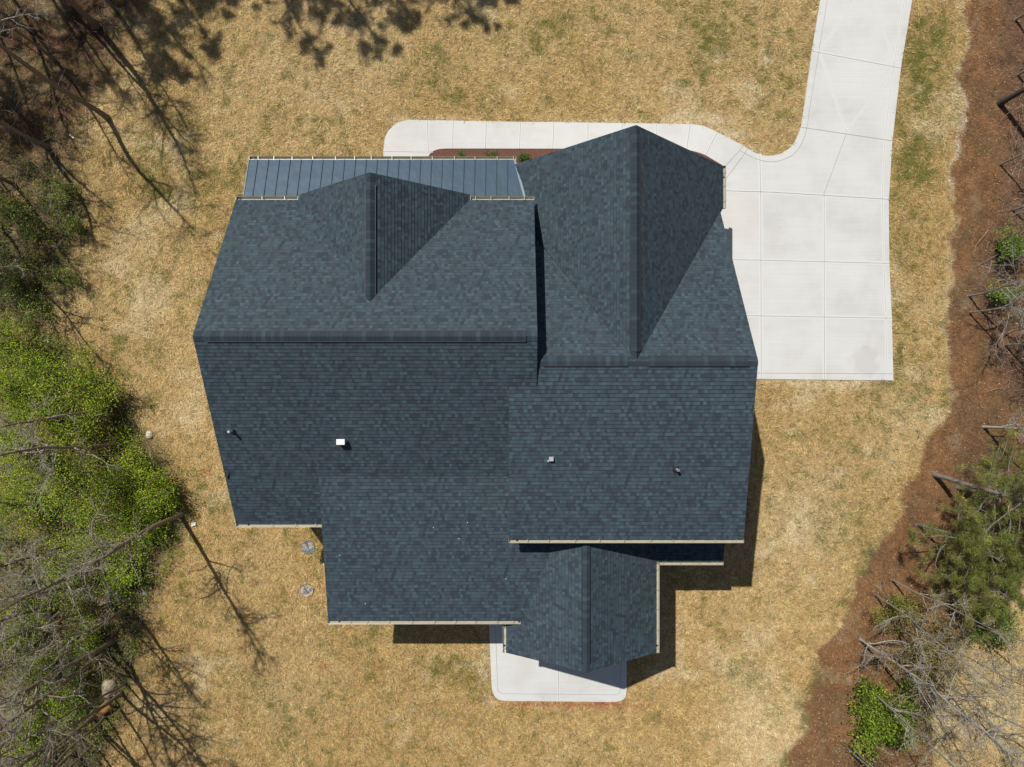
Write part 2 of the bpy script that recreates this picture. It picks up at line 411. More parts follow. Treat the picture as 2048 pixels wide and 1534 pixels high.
HOUSE_FOOT = [(-10.3,-6.7,.4,5.1),(-6.8,5.0,8.1,6.9),(-6.9,5.0,.2,9.0),(.4,-8.6,8.3,5.4)]   # x0, y0(down), x1, y1(down)

def scatter(n, x0, x1, y0, y1):
    return RNG.uniform(x0, x1, n), RNG.uniform(y0, y1, n)

# grass and straw blades: what nobody could count
def blades():
    n = 860000
    x, y = scatter(n, -26, 26, -20, 20)
    c, gr, wW, wS, px, py, nC, nD = ground_colour(x, y)
    keep = np.ones(n, bool)
    for P_ in (CONCRETE, PATIO):
        dd = inside_dist(px, py, P_); keep &= dd < -.2
    keep &= inside_dist(px, py, FRONT_BED) < 0
    for x0, y0, x1, y1 in HOUSE_FOOT: keep &= ~((x > x0) & (x < x1) & (-y > y0) & (-y < y1))
    clump = fbm(x, y, .28, 133, 2)
    keep &= RNG.random(n) < np.clip(.35 + 1.3*clump, 0, 1) * (1 - .55*wS) * (1-.25*wW)
    x = x[keep]; y = y[keep]; c = c[keep]; gr = gr[keep]; wW = wW[keep]; wS = wS[keep]; px = px[keep]; py = py[keep]; m = x.size
    L = RNG.uniform(.07, .25, m); W = RNG.uniform(.009, .022, m)
    flow = (fbm(x, y, .5, 201, 2) - .5) * 9 + RNG.normal(0, .8, m)
    L = np.where(wS > .5, L*.8, L)
    up = RNG.uniform(.0, .55, m)**1.3 * np.where(gr > .3, 1.5, 1)
    dx = np.cos(flow)*L; dy = np.sin(flow)*L; dz = up*L*.8
    nxv = -np.sin(flow)*W*.5; nyv = np.cos(flow)*W*.5
    zb = RNG.uniform(.0, .028, m) 
    co = np.empty((m, 3, 3), np.float32)
    co[:,0] = np.stack([x+nxv, y+nyv, zb], 1); co[:,1] = np.stack([x-nxv, y-nyv, zb], 1)
    co[:,2] = np.stack([x+dx, y+dy, zb+dz+.004], 1)
    v = RNG.lognormal(0.04, .36, m)[:, None]*(.34 + 1.38*vnoise(x, y, .12, 411)*.6 + 1.38*.4*vnoise(x, y, .28, 412))[:, None]
    cc = c*v
    lawn = (wW < .4) & (wS < .4)
    br = lawn & (RNG.random(m) < .15); cc[br] = np.array([.70,.57,.37])*RNG.uniform(.7,1.15,(br.sum(),1))
    gb = lawn & (RNG.random(m) < .11 + .50*np.clip(gr, 0, 1)); cc[gb] = np.array([.17,.175,.042])*RNG.uniform(.55,1.5,(gb.sum(),1))
    sl = (wS > .5) & (RNG.random(m) < .05); cc[sl] = np.array([.55,.40,.20])*RNG.uniform(.6,1.1,(sl.sum(),1))
    wl = (wW > .5) & (RNG.random(m) < .22); cc[wl] = np.array([.10,.17,.03])*RNG.uniform(.5,1.4,(wl.sum(),1))
    cc = np.clip(cc, .005, .8)
    col = np.repeat(cc, 3, 0)
    o = np_mesh('grass', co.reshape(-1, 3), np.arange(m*3).reshape(-1, 3), M['blade'], col)
    tag(o, 'dormant straw coloured lawn grass with greener tufts round the house', 'grass', kind='stuff')
blades()

# undergrowth: small leaves low over the woods floor
def leaf_quads(P, size, nrm_up=.5, colf=None):
    """P (n,3) centres -> rhombic leaves (2 tris as a quad)"""
    n = len(P)
    a = RNG.uniform(0, 2*math.pi, n); tl = RNG.normal(0, 1-nrm_up, n); tl2 = RNG.normal(0, 1-nrm_up, n)
    u = np.stack([np.cos(a), np.sin(a), tl], 1); u /= np.linalg.norm(u, axis=1)[:, None]
    v = np.stack([-np.sin(a), np.cos(a), tl2], 1); v /= np.linalg.norm(v, axis=1)[:, None]
    s = size[:, None]
    co = np.stack([P - u*s*.55, P + v*s*.34, P + u*s*.55, P - v*s*.34], 1)
    return co.reshape(-1, 3), np.arange(n*4).reshape(-1, 4)

def undergrowth():
    n = 240000
    x, y = scatter(n, -27, -14.5, -20, 14)
    px = x*S+1024; py = -y*S+767
    jig = (fbm(x, y, 1.2, 15, 3) - .5)*60
    d = inside_dist(px, py, WOODS) + jig
    dens = sst(0, 30, d)*sst(.42, .62, fbm(x, y, .9, 27, 3)) * (sst(240, 330, py)*(1 - .15*sst(1080, 1250, py)))
    dens = dens + .6*sst(-10, 20, d)*sst(.5, .6, fbm(x, y, .5, 29, 2))*sst(330, 400, py)
    k = RNG.random(n) < dens*.8
    x, y, px, py = x[k], y[k], px[k], py[k]; m = x.size
    hh = fbm(x, y, 1.0, 35, 2)
    z = RNG.random(m)**1.3 * (.15 + 1.1*hh*sst(.4, .7, hh))
    lime = sst(620, 720, py)*(1-sst(1080, 1220, py))
    base = (np.array([.09,.125,.022])[None]*(1-sst(1050,1200,py))[:,None] + np.array([.165,.225,.03])[None]*sst(1050,1200,py)[:,None])*(1-lime[:, None]) + np.array([.22,.30,.014])[None]*lime[:, None]
    br = RNG.random(m) < .06
    bn = RNG.random(m) < .30*(1-.8*lime) + .25*sst(.45,.6,fbm(x, y, .8, 47, 2)); base[bn] = np.array([.15,.105,.06])
    col = base*RNG.lognormal(0, .38, m)[:, None]*(.8+.5*fbm(x, y, .7, 45, 2)[:, None]); col[br] = np.array([.22,.24,.03])
    co, q = leaf_quads(np.stack([x, y, z+.03], 1), RNG.uniform(.04, .10, m), .55)
    o = np_mesh('undergrowth', co, q, M['leaf'], np.repeat(np.clip(col, .004, .5), 4, 0), n=4)
    tag(o, 'low green undergrowth of brambles and vines covering the woods floor', 'undergrowth', kind='stuff')
undergrowth()

# ------------------------------------------------------------------ tubes for branches
def frame_tube(P, R, sides):
    P = np.asarray(P, float); n = len(P)
    T = np.gradient(P, axis=0); T /= np.linalg.norm(T, axis=1)[:, None] + 1e-9
    ref = np.array([0.3, 0.2, 1.0]) if abs(T[0][2]) < .8 else np.array([1.0, 0.1, 0.])
    A = np.cross(T, ref); A /= np.linalg.norm(A, axis=1)[:, None] + 1e-9
    B = np.cross(T, A)
    ang = np.arange(sides)*2*math.pi/sides
    R = np.asarray(R, float)
    co = P[:, None] + R[:, None, None]*(np.cos(ang)[None, :, None]*A[:, None] + np.sin(ang)[None, :, None]*B[:, None])
    i = np.arange(n-1)[:, None]*sides; j = np.arange(sides)[None]; j2 = (j+1) % sides
    q = np.stack([i+j, i+j2, i+sides+j2, i+sides+j], -1).reshape(-1, 4)
    return co.reshape(-1, 3), q
class Tubes:
    def __init__(s): s.co = []; s.q = []; s.c = []; s.n = 0
    def add(s, P, R, sides, col):
        co, q = frame_tube(P, R, sides); s.co.append(co); s.q.append(q + s.n)
        s.c.append(np.tile(np.asarray(col, float), (len(co), 1))); s.n += len(co)
    def build(s, name, parent, mat=None):
        return np_mesh(name, np.concatenate(s.co), np.concatenate(s.q), mat or M['bark'], np.concatenate(s.c), parent, n=4, smooth=True)

def wander(p0, d0, L, n, wob, R, grav=0.):
    P = [np.array(p0, float)]; d = np.array(d0, float); d /= np.linalg.norm(d)
    for i in range(n):
        d = d + R.normal(0, wob, 3); d[2] += grav; d /= np.linalg.norm(d)
        P.append(P[-1] + d*L/n)
    return np.array(P)

def make_tree(name, bx, by, h, r0, label, cat='tree', group=None, seed=0, lean=(0, 0), bare=True, nb=16, first=.35, blen=.26, bark=(.13,.10,.075), twigc=(.34,.315,.26),
              wob=.045, twigs=5, leafc=None, nleaf=0, lsize=.09, kind_='bare', crown_r=None, sub=7):
    R = np.random.default_rng(seed + 1000)
    root = empty(name, (bx, by, 0)); tag(root, label, cat, group)
    trunk = Tubes(); br = Tubes()
    n = 14
    P = [np.array([0, 0, -.15])]; d = np.array([lean[0]/h, lean[1]/h, 1.0]); cur = R.normal(0, .02, 2)
    for i in range(n):
        d = d + np.array([*R.normal(0, wob, 2), 0]) + np.array([*(cur*.5), 0]); d[0] = d[0]*.9 + .1*lean[0]/h; d[1] = d[1]*.9 + .1*lean[1]/h
        dd = d/np.linalg.norm(d); P.append(P[-1] + dd*(h+.15)/n)
    r0 = r0*.74; P = np.array(P); t = np.linspace(0, 1, n+1); RR = r0*(1 - t)**.7*.97 + .010
    RR[0] *= 1.35
    trunk.add(P, RR, 8, bark)
    tips = []
    def at(f):
        s_ = f*n; i = min(int(s_), n-1); w = s_-i; return P[i]*(1-w)+P[i+1]*w, RR[i]*(1-w)+RR[i+1]*w
    for b in range(nb):
        f = first + (1-first)*((b + R.random()*.9)/nb)**.9; f = min(f, .985)
        p, rr = at(f); a = R.uniform(0, 2*math.pi) if b % 2 else b*2.4
        el = R.uniform(.25, .95)
        L = h*blen*(1.15-.85*f)*R.uniform(.6, 1.25)
        if kind_ == 'pine': el = R.uniform(-.1, .35); L = (crown_r or 2.2)*(1.0-.72*((f-first)/(1-first))**1.5)*R.uniform(.7, 1.1)
        Q = wander(p, (math.cos(a), math.sin(a), el), L, 7, .16, R, .03)
        rb = min(rr*.5, .009 + L*.011)
        tq = np.linspace(0, 1, 8); RB = rb*(1-tq)**.9 + .006
        mixc = np.array(bark)*.5+np.array(twigc)*.5
        trunk.add(Q, RB, 5, mixc) if rb > .03 else br.add(Q, RB, 5, mixc)
        for s_ in range(sub):
            i = R.integers(1, 8); p2 = Q[i]; dn = Q[min(i, 7)] - Q[i-1]; dn = dn/np.linalg.norm(dn)
            L2 = L*R.uniform(.22, .55)*(1.1-.06*i)
            d2 = dn + R.normal(0, .55, 3); d2[2] += .12
            Q2 = wander(p2, d2, L2, 5, .2, R, .02); RB2 = np.linspace(.0105, .004, 6)
            br.add(Q2, RB2, 4, twigc)
            tips.append(Q2[-1]); tips.append(Q2[3])
            for u_ in range(twigs):
                i2 = R.integers(1, 6); d3 = (Q2[i2]-Q2[i2-1]); d3 = d3/np.linalg.norm(d3) + R.normal(0, .6, 3)
                Q3 = wander(Q2[i2], d3, L2*R.uniform(.25, .6), 3, .22, R, .01)
                br.add(Q3, np.linspace(.0052, .0028, 4), 3, twigc); tips.append(Q3[-1])
        tips.append(Q[-1])
    trunk.build('trunk', root)
    br.build('branches', root)
    if leafc is not None and nleaf:
        T = np.array(tips)
        if kind_ == 'pine':
            # needle tufts: thin triangles radiating round each tip
            K = RNG.integers(0, len(T), nleaf)
            cen = T[K]
            dirv = RNG.normal(0, 1, (nleaf, 3)); dirv[:, 2] = dirv[:, 2]*.6+.2; dirv /= np.linalg.norm(dirv, axis=1)[:, None]
            Ln = RNG.uniform(.12, .26, nleaf)[:, None]
            sidev = np.cross(dirv, RNG.normal(0, 1, (nleaf, 3))); sidev /= np.linalg.norm(sidev, axis=1)[:, None]
            cen = cen + RNG.normal(0, .05, (nleaf, 3))
            co = np.stack([cen - sidev*.0075, cen + sidev*.0075, cen + dirv*Ln], 1).reshape(-1, 3)
            shade = RNG.lognormal(0, .3, len(T))[K]
            col = np.array(leafc)[None]*(shade*RNG.lognormal(0, .25, nleaf))[:, None]
            np_mesh('crown', co, np.arange(nleaf*3).reshape(-1, 3), M['needle'], np.repeat(np.clip(col, .004, .5), 3, 0), root)
        else:
            K = RNG.integers(0, len(T), nleaf); cl = RNG.lognormal(0, .32, len(T))
            cen = T[K] + RNG.normal(0, 1, (nleaf, 3))*np.array([.17, .17, .13])
            co, qd = leaf_quads(cen, RNG.uniform(lsize*.6, lsize*1.3, nleaf), .45)
            col = np.array(leafc)[None]*(cl[K]*RNG.lognormal(0, .25, nleaf))[:, None]
            np_mesh('crown', co, qd, M['leaf'], np.repeat(np.clip(col, .004, .5), 4, 0), root, n=4)
    return root

def make_shrub(name, px, py, rad, ht, label, leafc, nleaf=2500, lsize=.08, cat='shrub', group=None, seed=0, stems=9, stemc=(.12,.09,.06), z0=0., dead=0, spread=.13):
    """low bush: woody stems from one foot, leaves clumped round the stem tips"""
    R = np.random.default_rng(seed + 5000)
    bx, by, _ = G(px, py, ht*.5)
    root = empty(name, (bx, by, z0)); tag(root, label, cat, group)
    st = Tubes(); tips = []
    for i in range(stems):
        a = i*2.4 + R.uniform(-.4, .4); sp_ = R.uniform(.25, 1.0)
        Q = wander((0, 0, -.03), (math.cos(a)*sp_*rad/ht, math.sin(a)*sp_*rad/ht, 1), math.hypot(ht, rad*sp_)*R.uniform(.75, 1), 6, .13, R)
        st.add(Q, np.linspace(.02+.012*ht, .006, 7), 5, stemc)
        for k in range(7):
            j = R.integers(2, 7); dd = Q[j]-Q[j-1]; dd = dd/np.linalg.norm(dd) + R.normal(0, .8, 3)
            Q2 = wander(Q[j], dd, rad*R.uniform(.25, .6), 4, .2, R); st.add(Q2, np.linspace(.011, .004, 5), 4, stemc)
            for w_ in (2, 3, 4):
                p_ = Q2[w_].copy(); p_[2] = max(p_[2], .05); tips.append(p_)
    st.build('stems', root)
    T = np.array(tips); K = RNG.integers(0, len(T), nleaf); cl = RNG.lognormal(-.08 if spread > .15 else -.05, .62 if spread > .15 else .45, len(T))
    s_ = max(.05, rad*spread)
    cen = T[K] + RNG.normal(0, 1, (nleaf, 3))*np.array([s_, s_, s_*.7]); cen[:, 2] = np.maximum(cen[:, 2], .03)
    co, qd = leaf_quads(cen, RNG.uniform(lsize*.6, lsize*1.3, nleaf), .5)
    col = np.array(leafc)[None]*(cl[K]*RNG.lognormal(0, .28, nleaf))[:, None]
    if dead: bn = RNG.random(nleaf) < dead; col[bn] = np.array([.16,.11,.06])*RNG.lognormal(0, .3, (bn.sum(), 1))
    np_mesh('foliage', co, qd, M['leaf'], np.repeat(np.clip(col, .004, .5), 4, 0), root, n=4)
    return root


# ------------------------------------------------------------------ concrete
def W2(p, z=0.): a = G(p[0], p[1]); return (a[0], a[1], z)
def slab(name, outline, top, joints):
    bm = bmesh.new()
    vs = [bm.verts.new(W2(p, top)) for p in outline]
    f = bm.faces.new(vs); f.normal_update()
    if f.normal.z < 0: f.normal_flip()
    bmesh.ops.triangulate(bm, faces=[f])
    fs = bm.faces[:]
    edge = [e for e in bm.edges if len(e.link_faces) == 1]
    r = bmesh.ops.extrude_edge_only(bm, edges=edge)
    for v in [x for x in r['geom'] if isinstance(x, bmesh.types.BMVert)]: v.co.z = -.12
    # tooled joints: a smooth band and a dark groove laid 4 mm / 7 mm proud
    def strip(pts, w, z, mi):
        P = [Vector(W2(p, z)) for p in pts]; L = []; Rr = []
        for i in range(len(P)):
            d = (P[min(i+1, len(P)-1)] - P[max(i-1, 0)]); d.z = 0; d.normalize(); nrm = Vector((-d.y, d.x, 0))*w/2
            L.append(bm.verts.new(P[i]+nrm)); Rr.append(bm.verts.new(P[i]-nrm))
        for i in range(len(P)-1):
            q_ = bm.faces.new((Rr[i], Rr[i+1], L[i+1], L[i])); q_.material_index = mi
    for k, (pts, wb, wg) in enumerate(joints):
        if wb: strip(pts, wb, top + .0025 + k*.00004, 1)
    for k, (pts, wb, wg) in enumerate(joints):
        if wg: strip(pts, wg, top + .006 + k*.00004, 2)
    bmesh.ops.recalc_face_normals(bm, faces=fs)
    me = bpy.data.meshes.new(name); bm.to_mesh(me); bm.free()
    for m_ in ('conc', 'conc_band', 'groove'): me.materials.append(M[m_])
    o = bpy.data.objects.new(name, me); COL.objects.link(o); tag(o, kind='structure'); return o
jb, gw_ = .17, .014
drive_j = [([(1638,103),(1713,0),(1790,-106)], .13, .006), ([(1788,133),(1748,0),(1700,-155)], .13, .006),
    ([(1638,106),(1692,264)], .13, .006), ([(1787,141),(1692,264)], .13, .008),
    ([(1622.5,103),(1801,137)], jb, .022), ([(1602,255),(1783,282)], 0, .02), ([(1692,268),(1647,388)], 0, .016),
    ([(1425,381),(1548,385),(1777,399)], jb, .026), ([(1647.5,388),(1648,758)], jb, .018), ([(1519,308),(1521,400),(1522,757)], jb, .018),
    ([(1430,519),(1520,520.5),(1778,527)], jb, .02), ([(1470,631),(1782,636.5)], jb, .02), ([(1500,746),(1785,747.5)], 0, .018),
    (catmull([(1808,0),(1786,137),(1769,281),(1764,397),(1767,527),(1771,637),(1773,760)], 5), .12, .010),
    (catmull([(1681,-160),(1654,0),(1637,103),(1618,222),(1613,257),(1603,287),(1586,309),(1562,321),(1540,324),(1517,320),(1497,311),(1478,301)], 5), 0, .016),
    ([(1449,334),(1487,292)], 0, .018), ([(1449,361),(1495,299)], 0, .018),
    ([(767.5,303),(857,305)], .1, .02), ([(855,241.5),(857,304),(866,303)], .12, .02), ([(907,242.5),(904.5,297)], .12, .02), ([(973,243.5),(971,297)], .12, .02),
    ([(1041,244.5),(1039,297)], .12, .02), ([(1107.5,245.3),(1105.5,297)], .12, .02), ([(1176,246),(1175,297)], .12, .02), ([(1244,247),(1244,297)], .12, .02),
    ([(1312,248),(1312,297)], .12, .02), ([(1380,249),(1373,299)], .12, .02), ([(1434,265.5),(1411,310)], .12, .02)]
slab('driveway', CONCRETE, .035, drive_j)
patio_j = [([(990,1160),(991,1250)] + catmull([(995,1372),(997,1382),(1006,1386),(1020,1386.5)], 4) + catmull([(1225,1388.5),(1235,1387),(1240,1381),(1240.5,1370)], 4) + [(1240.5,1160)], 0, .014), ([(1116,1165),(1117,1402)], .12, .02)]
slab('patio', PATIO, .05, patio_j)
bed = MB(); bed.prism([W2(p)[:2] for p in [(850,318),(862,296),(900,292),(1380,292),(1446,326),(1446,362),(1300,470),(846,470)]][::-1], -.06, .02)
tag(bed.build('mulch_bed', M['mulch']), kind='structure')

# ------------------------------------------------------------------ house
# heights and plan positions in metres; "down" y is the photograph's y, converted on build
house = empty('house', (0, 0, 0))
tag(house, 'large house under slate blue shingle roofs with cream gutters amid dry lawn', 'house')
ROW = .143
def clip_poly(poly, a, b, c):
    """keep points with a*x+b*y+c >= 0"""
    out = []
    for i in range(len(poly)):
        p = poly[i]; q_ = poly[(i+1) % len(poly)]
        dp = a*p[0]+b*p[1]+c; dq = a*q_[0]+b*q_[1]+c
        if dp >= 0: out.append(p)
        if (dp >= 0) != (dq >= 0):
            t = dp/(dp-dq); out.append((p[0]+(q_[0]-p[0])*t, p[1]+(q_[1]-p[1])*t))
    return out
def roof_slope(poly_down, e0, up, z0, pitch, label=None, soffit=.17, mat='shingle'):
    """poly_down: plan outline (x, y down). e0: a point on the eave line (x, y down). up: uphill unit (x, y down). courses are real stepped strips"""
    poly = [(x, -y) for x, y in poly_down]; e = (e0[0], -e0[1]); u_ = (up[0], -up[1])
    al = (-u_[1], u_[0])
    area = sum(poly[i][0]*poly[(i+1)%len(poly)][1]-poly[(i+1)%len(poly)][0]*poly[i][1] for i in range(len(poly)))
    if area < 0: poly = poly[::-1]
    sl = math.sqrt(1+pitch*pitch); nrm = Vector((-u_[0]*pitch, -u_[1]*pitch, 1)).normalized()
    def P3(x, y, off): 
        d = (x-e[0])*u_[0]+(y-e[1])*u_[1]; return (x+nrm.x*off, y+nrm.y*off, z0+pitch*d+nrm.z*off)
    def dv(x, y): return (x-e[0])*u_[0]+(y-e[1])*u_[1]
    ds = [dv(*p) for p in poly]; d0, d1 = min(ds), max(ds); step = ROW/sl
    V = []; F = []; UV = []
    T = .013
    i0 = math.floor(d0/step+1e-4); i1 = math.ceil(d1/step)
    for i in range(i0, i1):
        a_, b_ = i*step, (i+1)*step
        pl = clip_poly(poly, u_[0], u_[1], -(e[0]*u_[0]+e[1]*u_[1]) - a_)
        if len(pl) >= 3: pl = clip_poly(pl, -u_[0], -u_[1], (e[0]*u_[0]+e[1]*u_[1]) + b_)
        if len(pl) < 3: continue
        base = len(V)
        for (x, y) in pl:
            d = dv(x, y); w = 1-(d-a_)/step; V.append(P3(x, y, .004 + T*w)); UV.append((x*al[0]+y*al[1], min(max(d, a_+1e-4), b_-1e-4)*sl))
        F.append(list(range(base, base+len(pl))))
        # butt face along the lower edge
        low = [k for k in range(len(pl)) if abs(dv(*pl[k])-a_) < 1e-6]
        if len(low) == 2:
            for k in low: 
                x, y = pl[k]; V.append(P3(x, y, -.002)); UV.append((x*al[0]+y*al[1], a_*sl+.001))
            n_ = len(V); F.append([base+low[1], base+low[0], n_-2, n_-1] )
    uvl = []
    for f in F:
        for k in f: uvl.append(UV[k])
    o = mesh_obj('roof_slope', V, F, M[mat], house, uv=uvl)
    if label: o['label'] = label
    # deck, rake boards and soffit under the shingles
    if soffit:
        cx = sum(p[0] for p in poly)/len(poly); cy = sum(p[1] for p in poly)/len(poly)
        pl = [(x+(cx-x)*.004, y+(cy-y)*.004) for x, y in poly]; n_ = len(pl)
        v2 = [P3(x, y, -.006) for x, y in pl] + [P3(x, y, -soffit) for x, y in pl]
        f2 = [list(range(n_)), list(range(2*n_-1, n_-1, -1))] + [[i, n_+i, n_+(i+1)%n_, (i+1)%n_] for i in range(n_)]
        mesh_obj('soffit', v2, f2, M['trim'], o)
    return o

# main block, ridge running left to right
MZ, MR = 5.11, 8.91; MX0, MX1 = -10.83, .863; MYF, MYR, MYB = -7.20, -1.61, 5.49
pf = (MR-MZ)/(MYR-MYF); pb = (MR-MZ)/(MYB-MYR)
roof_slope([(MX0,MYF),(MX1,MYF),(MX1,MYR),(MX0,MYR)], (0,MYF), (0,1), MZ, pf)
roof_slope([(MX0,MYR),(MX1,MYR),(MX1,.5),(MX0+10.9,.5),(MX0+10.9,MYB),(MX0,MYB)] if False else [(MX0,MYR),(MX1,MYR),(MX1,.18),(MX0,.18)], (0,MYB), (0,-1), MZ, pb)
roof_slope([(MX0,.18),(.05,.18),(.05,MYB),(MX0,MYB)], (0,MYB), (0,-1), MZ, pb)
# front cross gable of the main block
GX, GZ, GY, GP = -5.0, 8.03, -7.42, .877; GA = MYR - (MR-GZ)/pf + .02; hw = (GZ-MZ)/GP
roof_slope([(GX,GY),(GX,GA),(GX-hw,MYF),(GX-hw,GY)], (GX-hw,0), (1,0), MZ, GP)
roof_slope([(GX,GY),(GX+hw,GY),(GX+hw,MYF),(GX,GA)], (GX+hw,0), (-1,0), MZ, GP)
# garage block
KZ = 8.2; KYR = -.785; KB = 6.65; KYB = 5.77; kf = .715; kb = (KZ-KB)/(KYB-KYR); KX1 = 8.59
roof_slope([(-.11,.12),(.875,.12),(.875,KYR),(KX1,KYR),(KX1,KYB),(-.11,KYB)] if False else [(.90,KYR),(KX1,KYR),(KX1,KYB),(.90,KYB)], (0,KYB), (0,-1), KB, kb)
roof_slope([(-.11,.10),(.90,.10),(.90,KYB),(-.11,KYB)], (0,KYB), (0,-1), KB, kb)
roof_slope([(.58,KYR),(4.33,KYR),(.58,-6.32)], (0,-7.22), (0,1), KZ-kf*(7.22-.79), kf)
roof_slope([(4.33,KYR),(KX1,KYR),(KX1,-7.08)], (0,-7.22), (0,1), KZ-kf*(7.22-.79), kf)
# garage front gable, both slopes 12 in 12
FX, FY, FP = 4.33, -9.02, 1.057; FE = 8.74
roof_slope([(FX,FY),(FE,FY),(FE,-7.26),(FX,KYR-.02)], (FE,0), (-1,0), KZ-FP*(FE-FX), FP)
roof_slope([(FX,FY),(FX,KYR-.02),(.56,-6.40),(.62,-7.05),(.12,FY)], (.12,0), (1,0), KZ-FP*(FX-.12), FP)
# low pitched rear wing
WT, WTY, WE, WEY, WX0 = 6.22, 3.29, 4.75, 9.42, -7.31; wp = (WT-WE)/(WEY-WTY)
roof_slope([(WX0,WTY-.02),(.12,WTY-.02),(.12,WEY),(WX0,WEY)], (0,WEY), (0,-1), WE, wp)
roof_slope([(.12,5.35),(2.79,5.35),(2.79,WEY-3.3),(.46,WEY),(.12,WEY)], (0,WEY), (0,-1), WE, wp)
# rear porch gable
PX, PZ, PYE, PP, PH = 2.79, 6.27, 10.87, .65, 3.02
roof_slope([(PX-PH,5.4),(PX,5.4),(PX,PYE),(PX-PH,PYE)], (PX-PH,0), (1,0), PZ-PP*PH, PP)
roof_slope([(PX,5.4),(PX+PH,5.4),(PX+PH,PYE),(PX,PYE)], (PX+PH,0), (-1,0), PZ-PP*PH, PP)
# low roof behind the garage, right of the porch
roof_slope([(PX+.3,5.35),(8.54,5.35),(8.54,7.20),(PX+.3,7.20)], (0,7.20), (0,-1), 4.27, .24)

# ridge caps with ridge vents
def ridge_cap(a, b, p1, p2, w, vent, z):
    """a, b plan ends (x, y down); p1/p2 pitches either side; vent (t0, t1) raised part"""
    A = Vector((a[0], -a[1], z)); B = Vector((b[0], -b[1], z)); d = (B-A); L = d.length; d.normalize()
    sdv = Vector((d.y, -d.x, 0))
    V = []; F = []; UV = []; MI = []
    def seg(t0, t1, off, lift):
        base = len(V)
        for t, o_ in ((t0, off), (t1, off+lift)):
            c = A + d*t
            prof = [(-w, -p1*w - .045 + o_), (-w, -p1*w + o_), (-w*.12, -p1*w*.12 - .005 + o_), (w*.12, -p2*w*.12 - .005 + o_), (w, -p2*w + o_), (w, -p2*w - .045 + o_)]
            for s_, z_ in prof:
                q_ = c + sdv*s_; V.append((q_.x, q_.y, z + z_)); UV.append((s_, t0 + .01))
        for k in range(5): F.append([base+k, base+k+1, base+6+k+1, base+6+k]); MI.append(1 if k in (0, 4) and off > .03 else 0)
        F.append([base+i for i in range(6)][::-1]); MI.append(0); F.append([base+6+i for i in range(6)]); MI.append(1)
    t = 0.
    while t < L - 1e-3:
        t1 = min(t + .155, L); mid = (t+t1)/2
        raised = vent and any(v0 < mid < v1 for v0, v1 in vent)
        seg(t, t1, .062 if raised else .022, .006); t = t1
    uvl = [UV[k] for f in F for k in f]
    o = mesh_obj('ridge_cap', V, F, [M['cap'], M['black']], house, mi=MI, uv=uvl)
    for v0, v1 in vent or []:
        mb = MB()
        for sg, p_ in ((-1, p1), (1, p2)):
            c0 = A + d*(v0-.01) + sdv*sg*(w+.008); c1 = A + d*(v1+.01) + sdv*sg*(w+.008)
            mb.bar((c0.x, c0.y, z-p_*w+.035), (c1.x, c1.y, z-p_*w+.035), .028, .05)
        mb.build('ridge_vent', M['black'], o)
    return o
ridge_cap((MX0,MYR),(MX1,MYR), pf, pb, .18, [(.45, 11.29)], MR)
ridge_cap((GX,GY),(GX,GA+.25), GP, GP, .17, [(.42, GA-GY-.10)], GZ)
ridge_cap((FX,FY),(FX,KYR-.1), FP, FP, .155, [(.25, KYR-FY-.38)], KZ)
ridge_cap((.95,KYR),(KX1,KYR), kf, kb, .17, [(.15, 3.05), (3.85, 7.35)], KZ)
ridge_cap((PX,5.7),(PX,PYE), PP, PP, .14, [(.05, 4.85)], PZ)

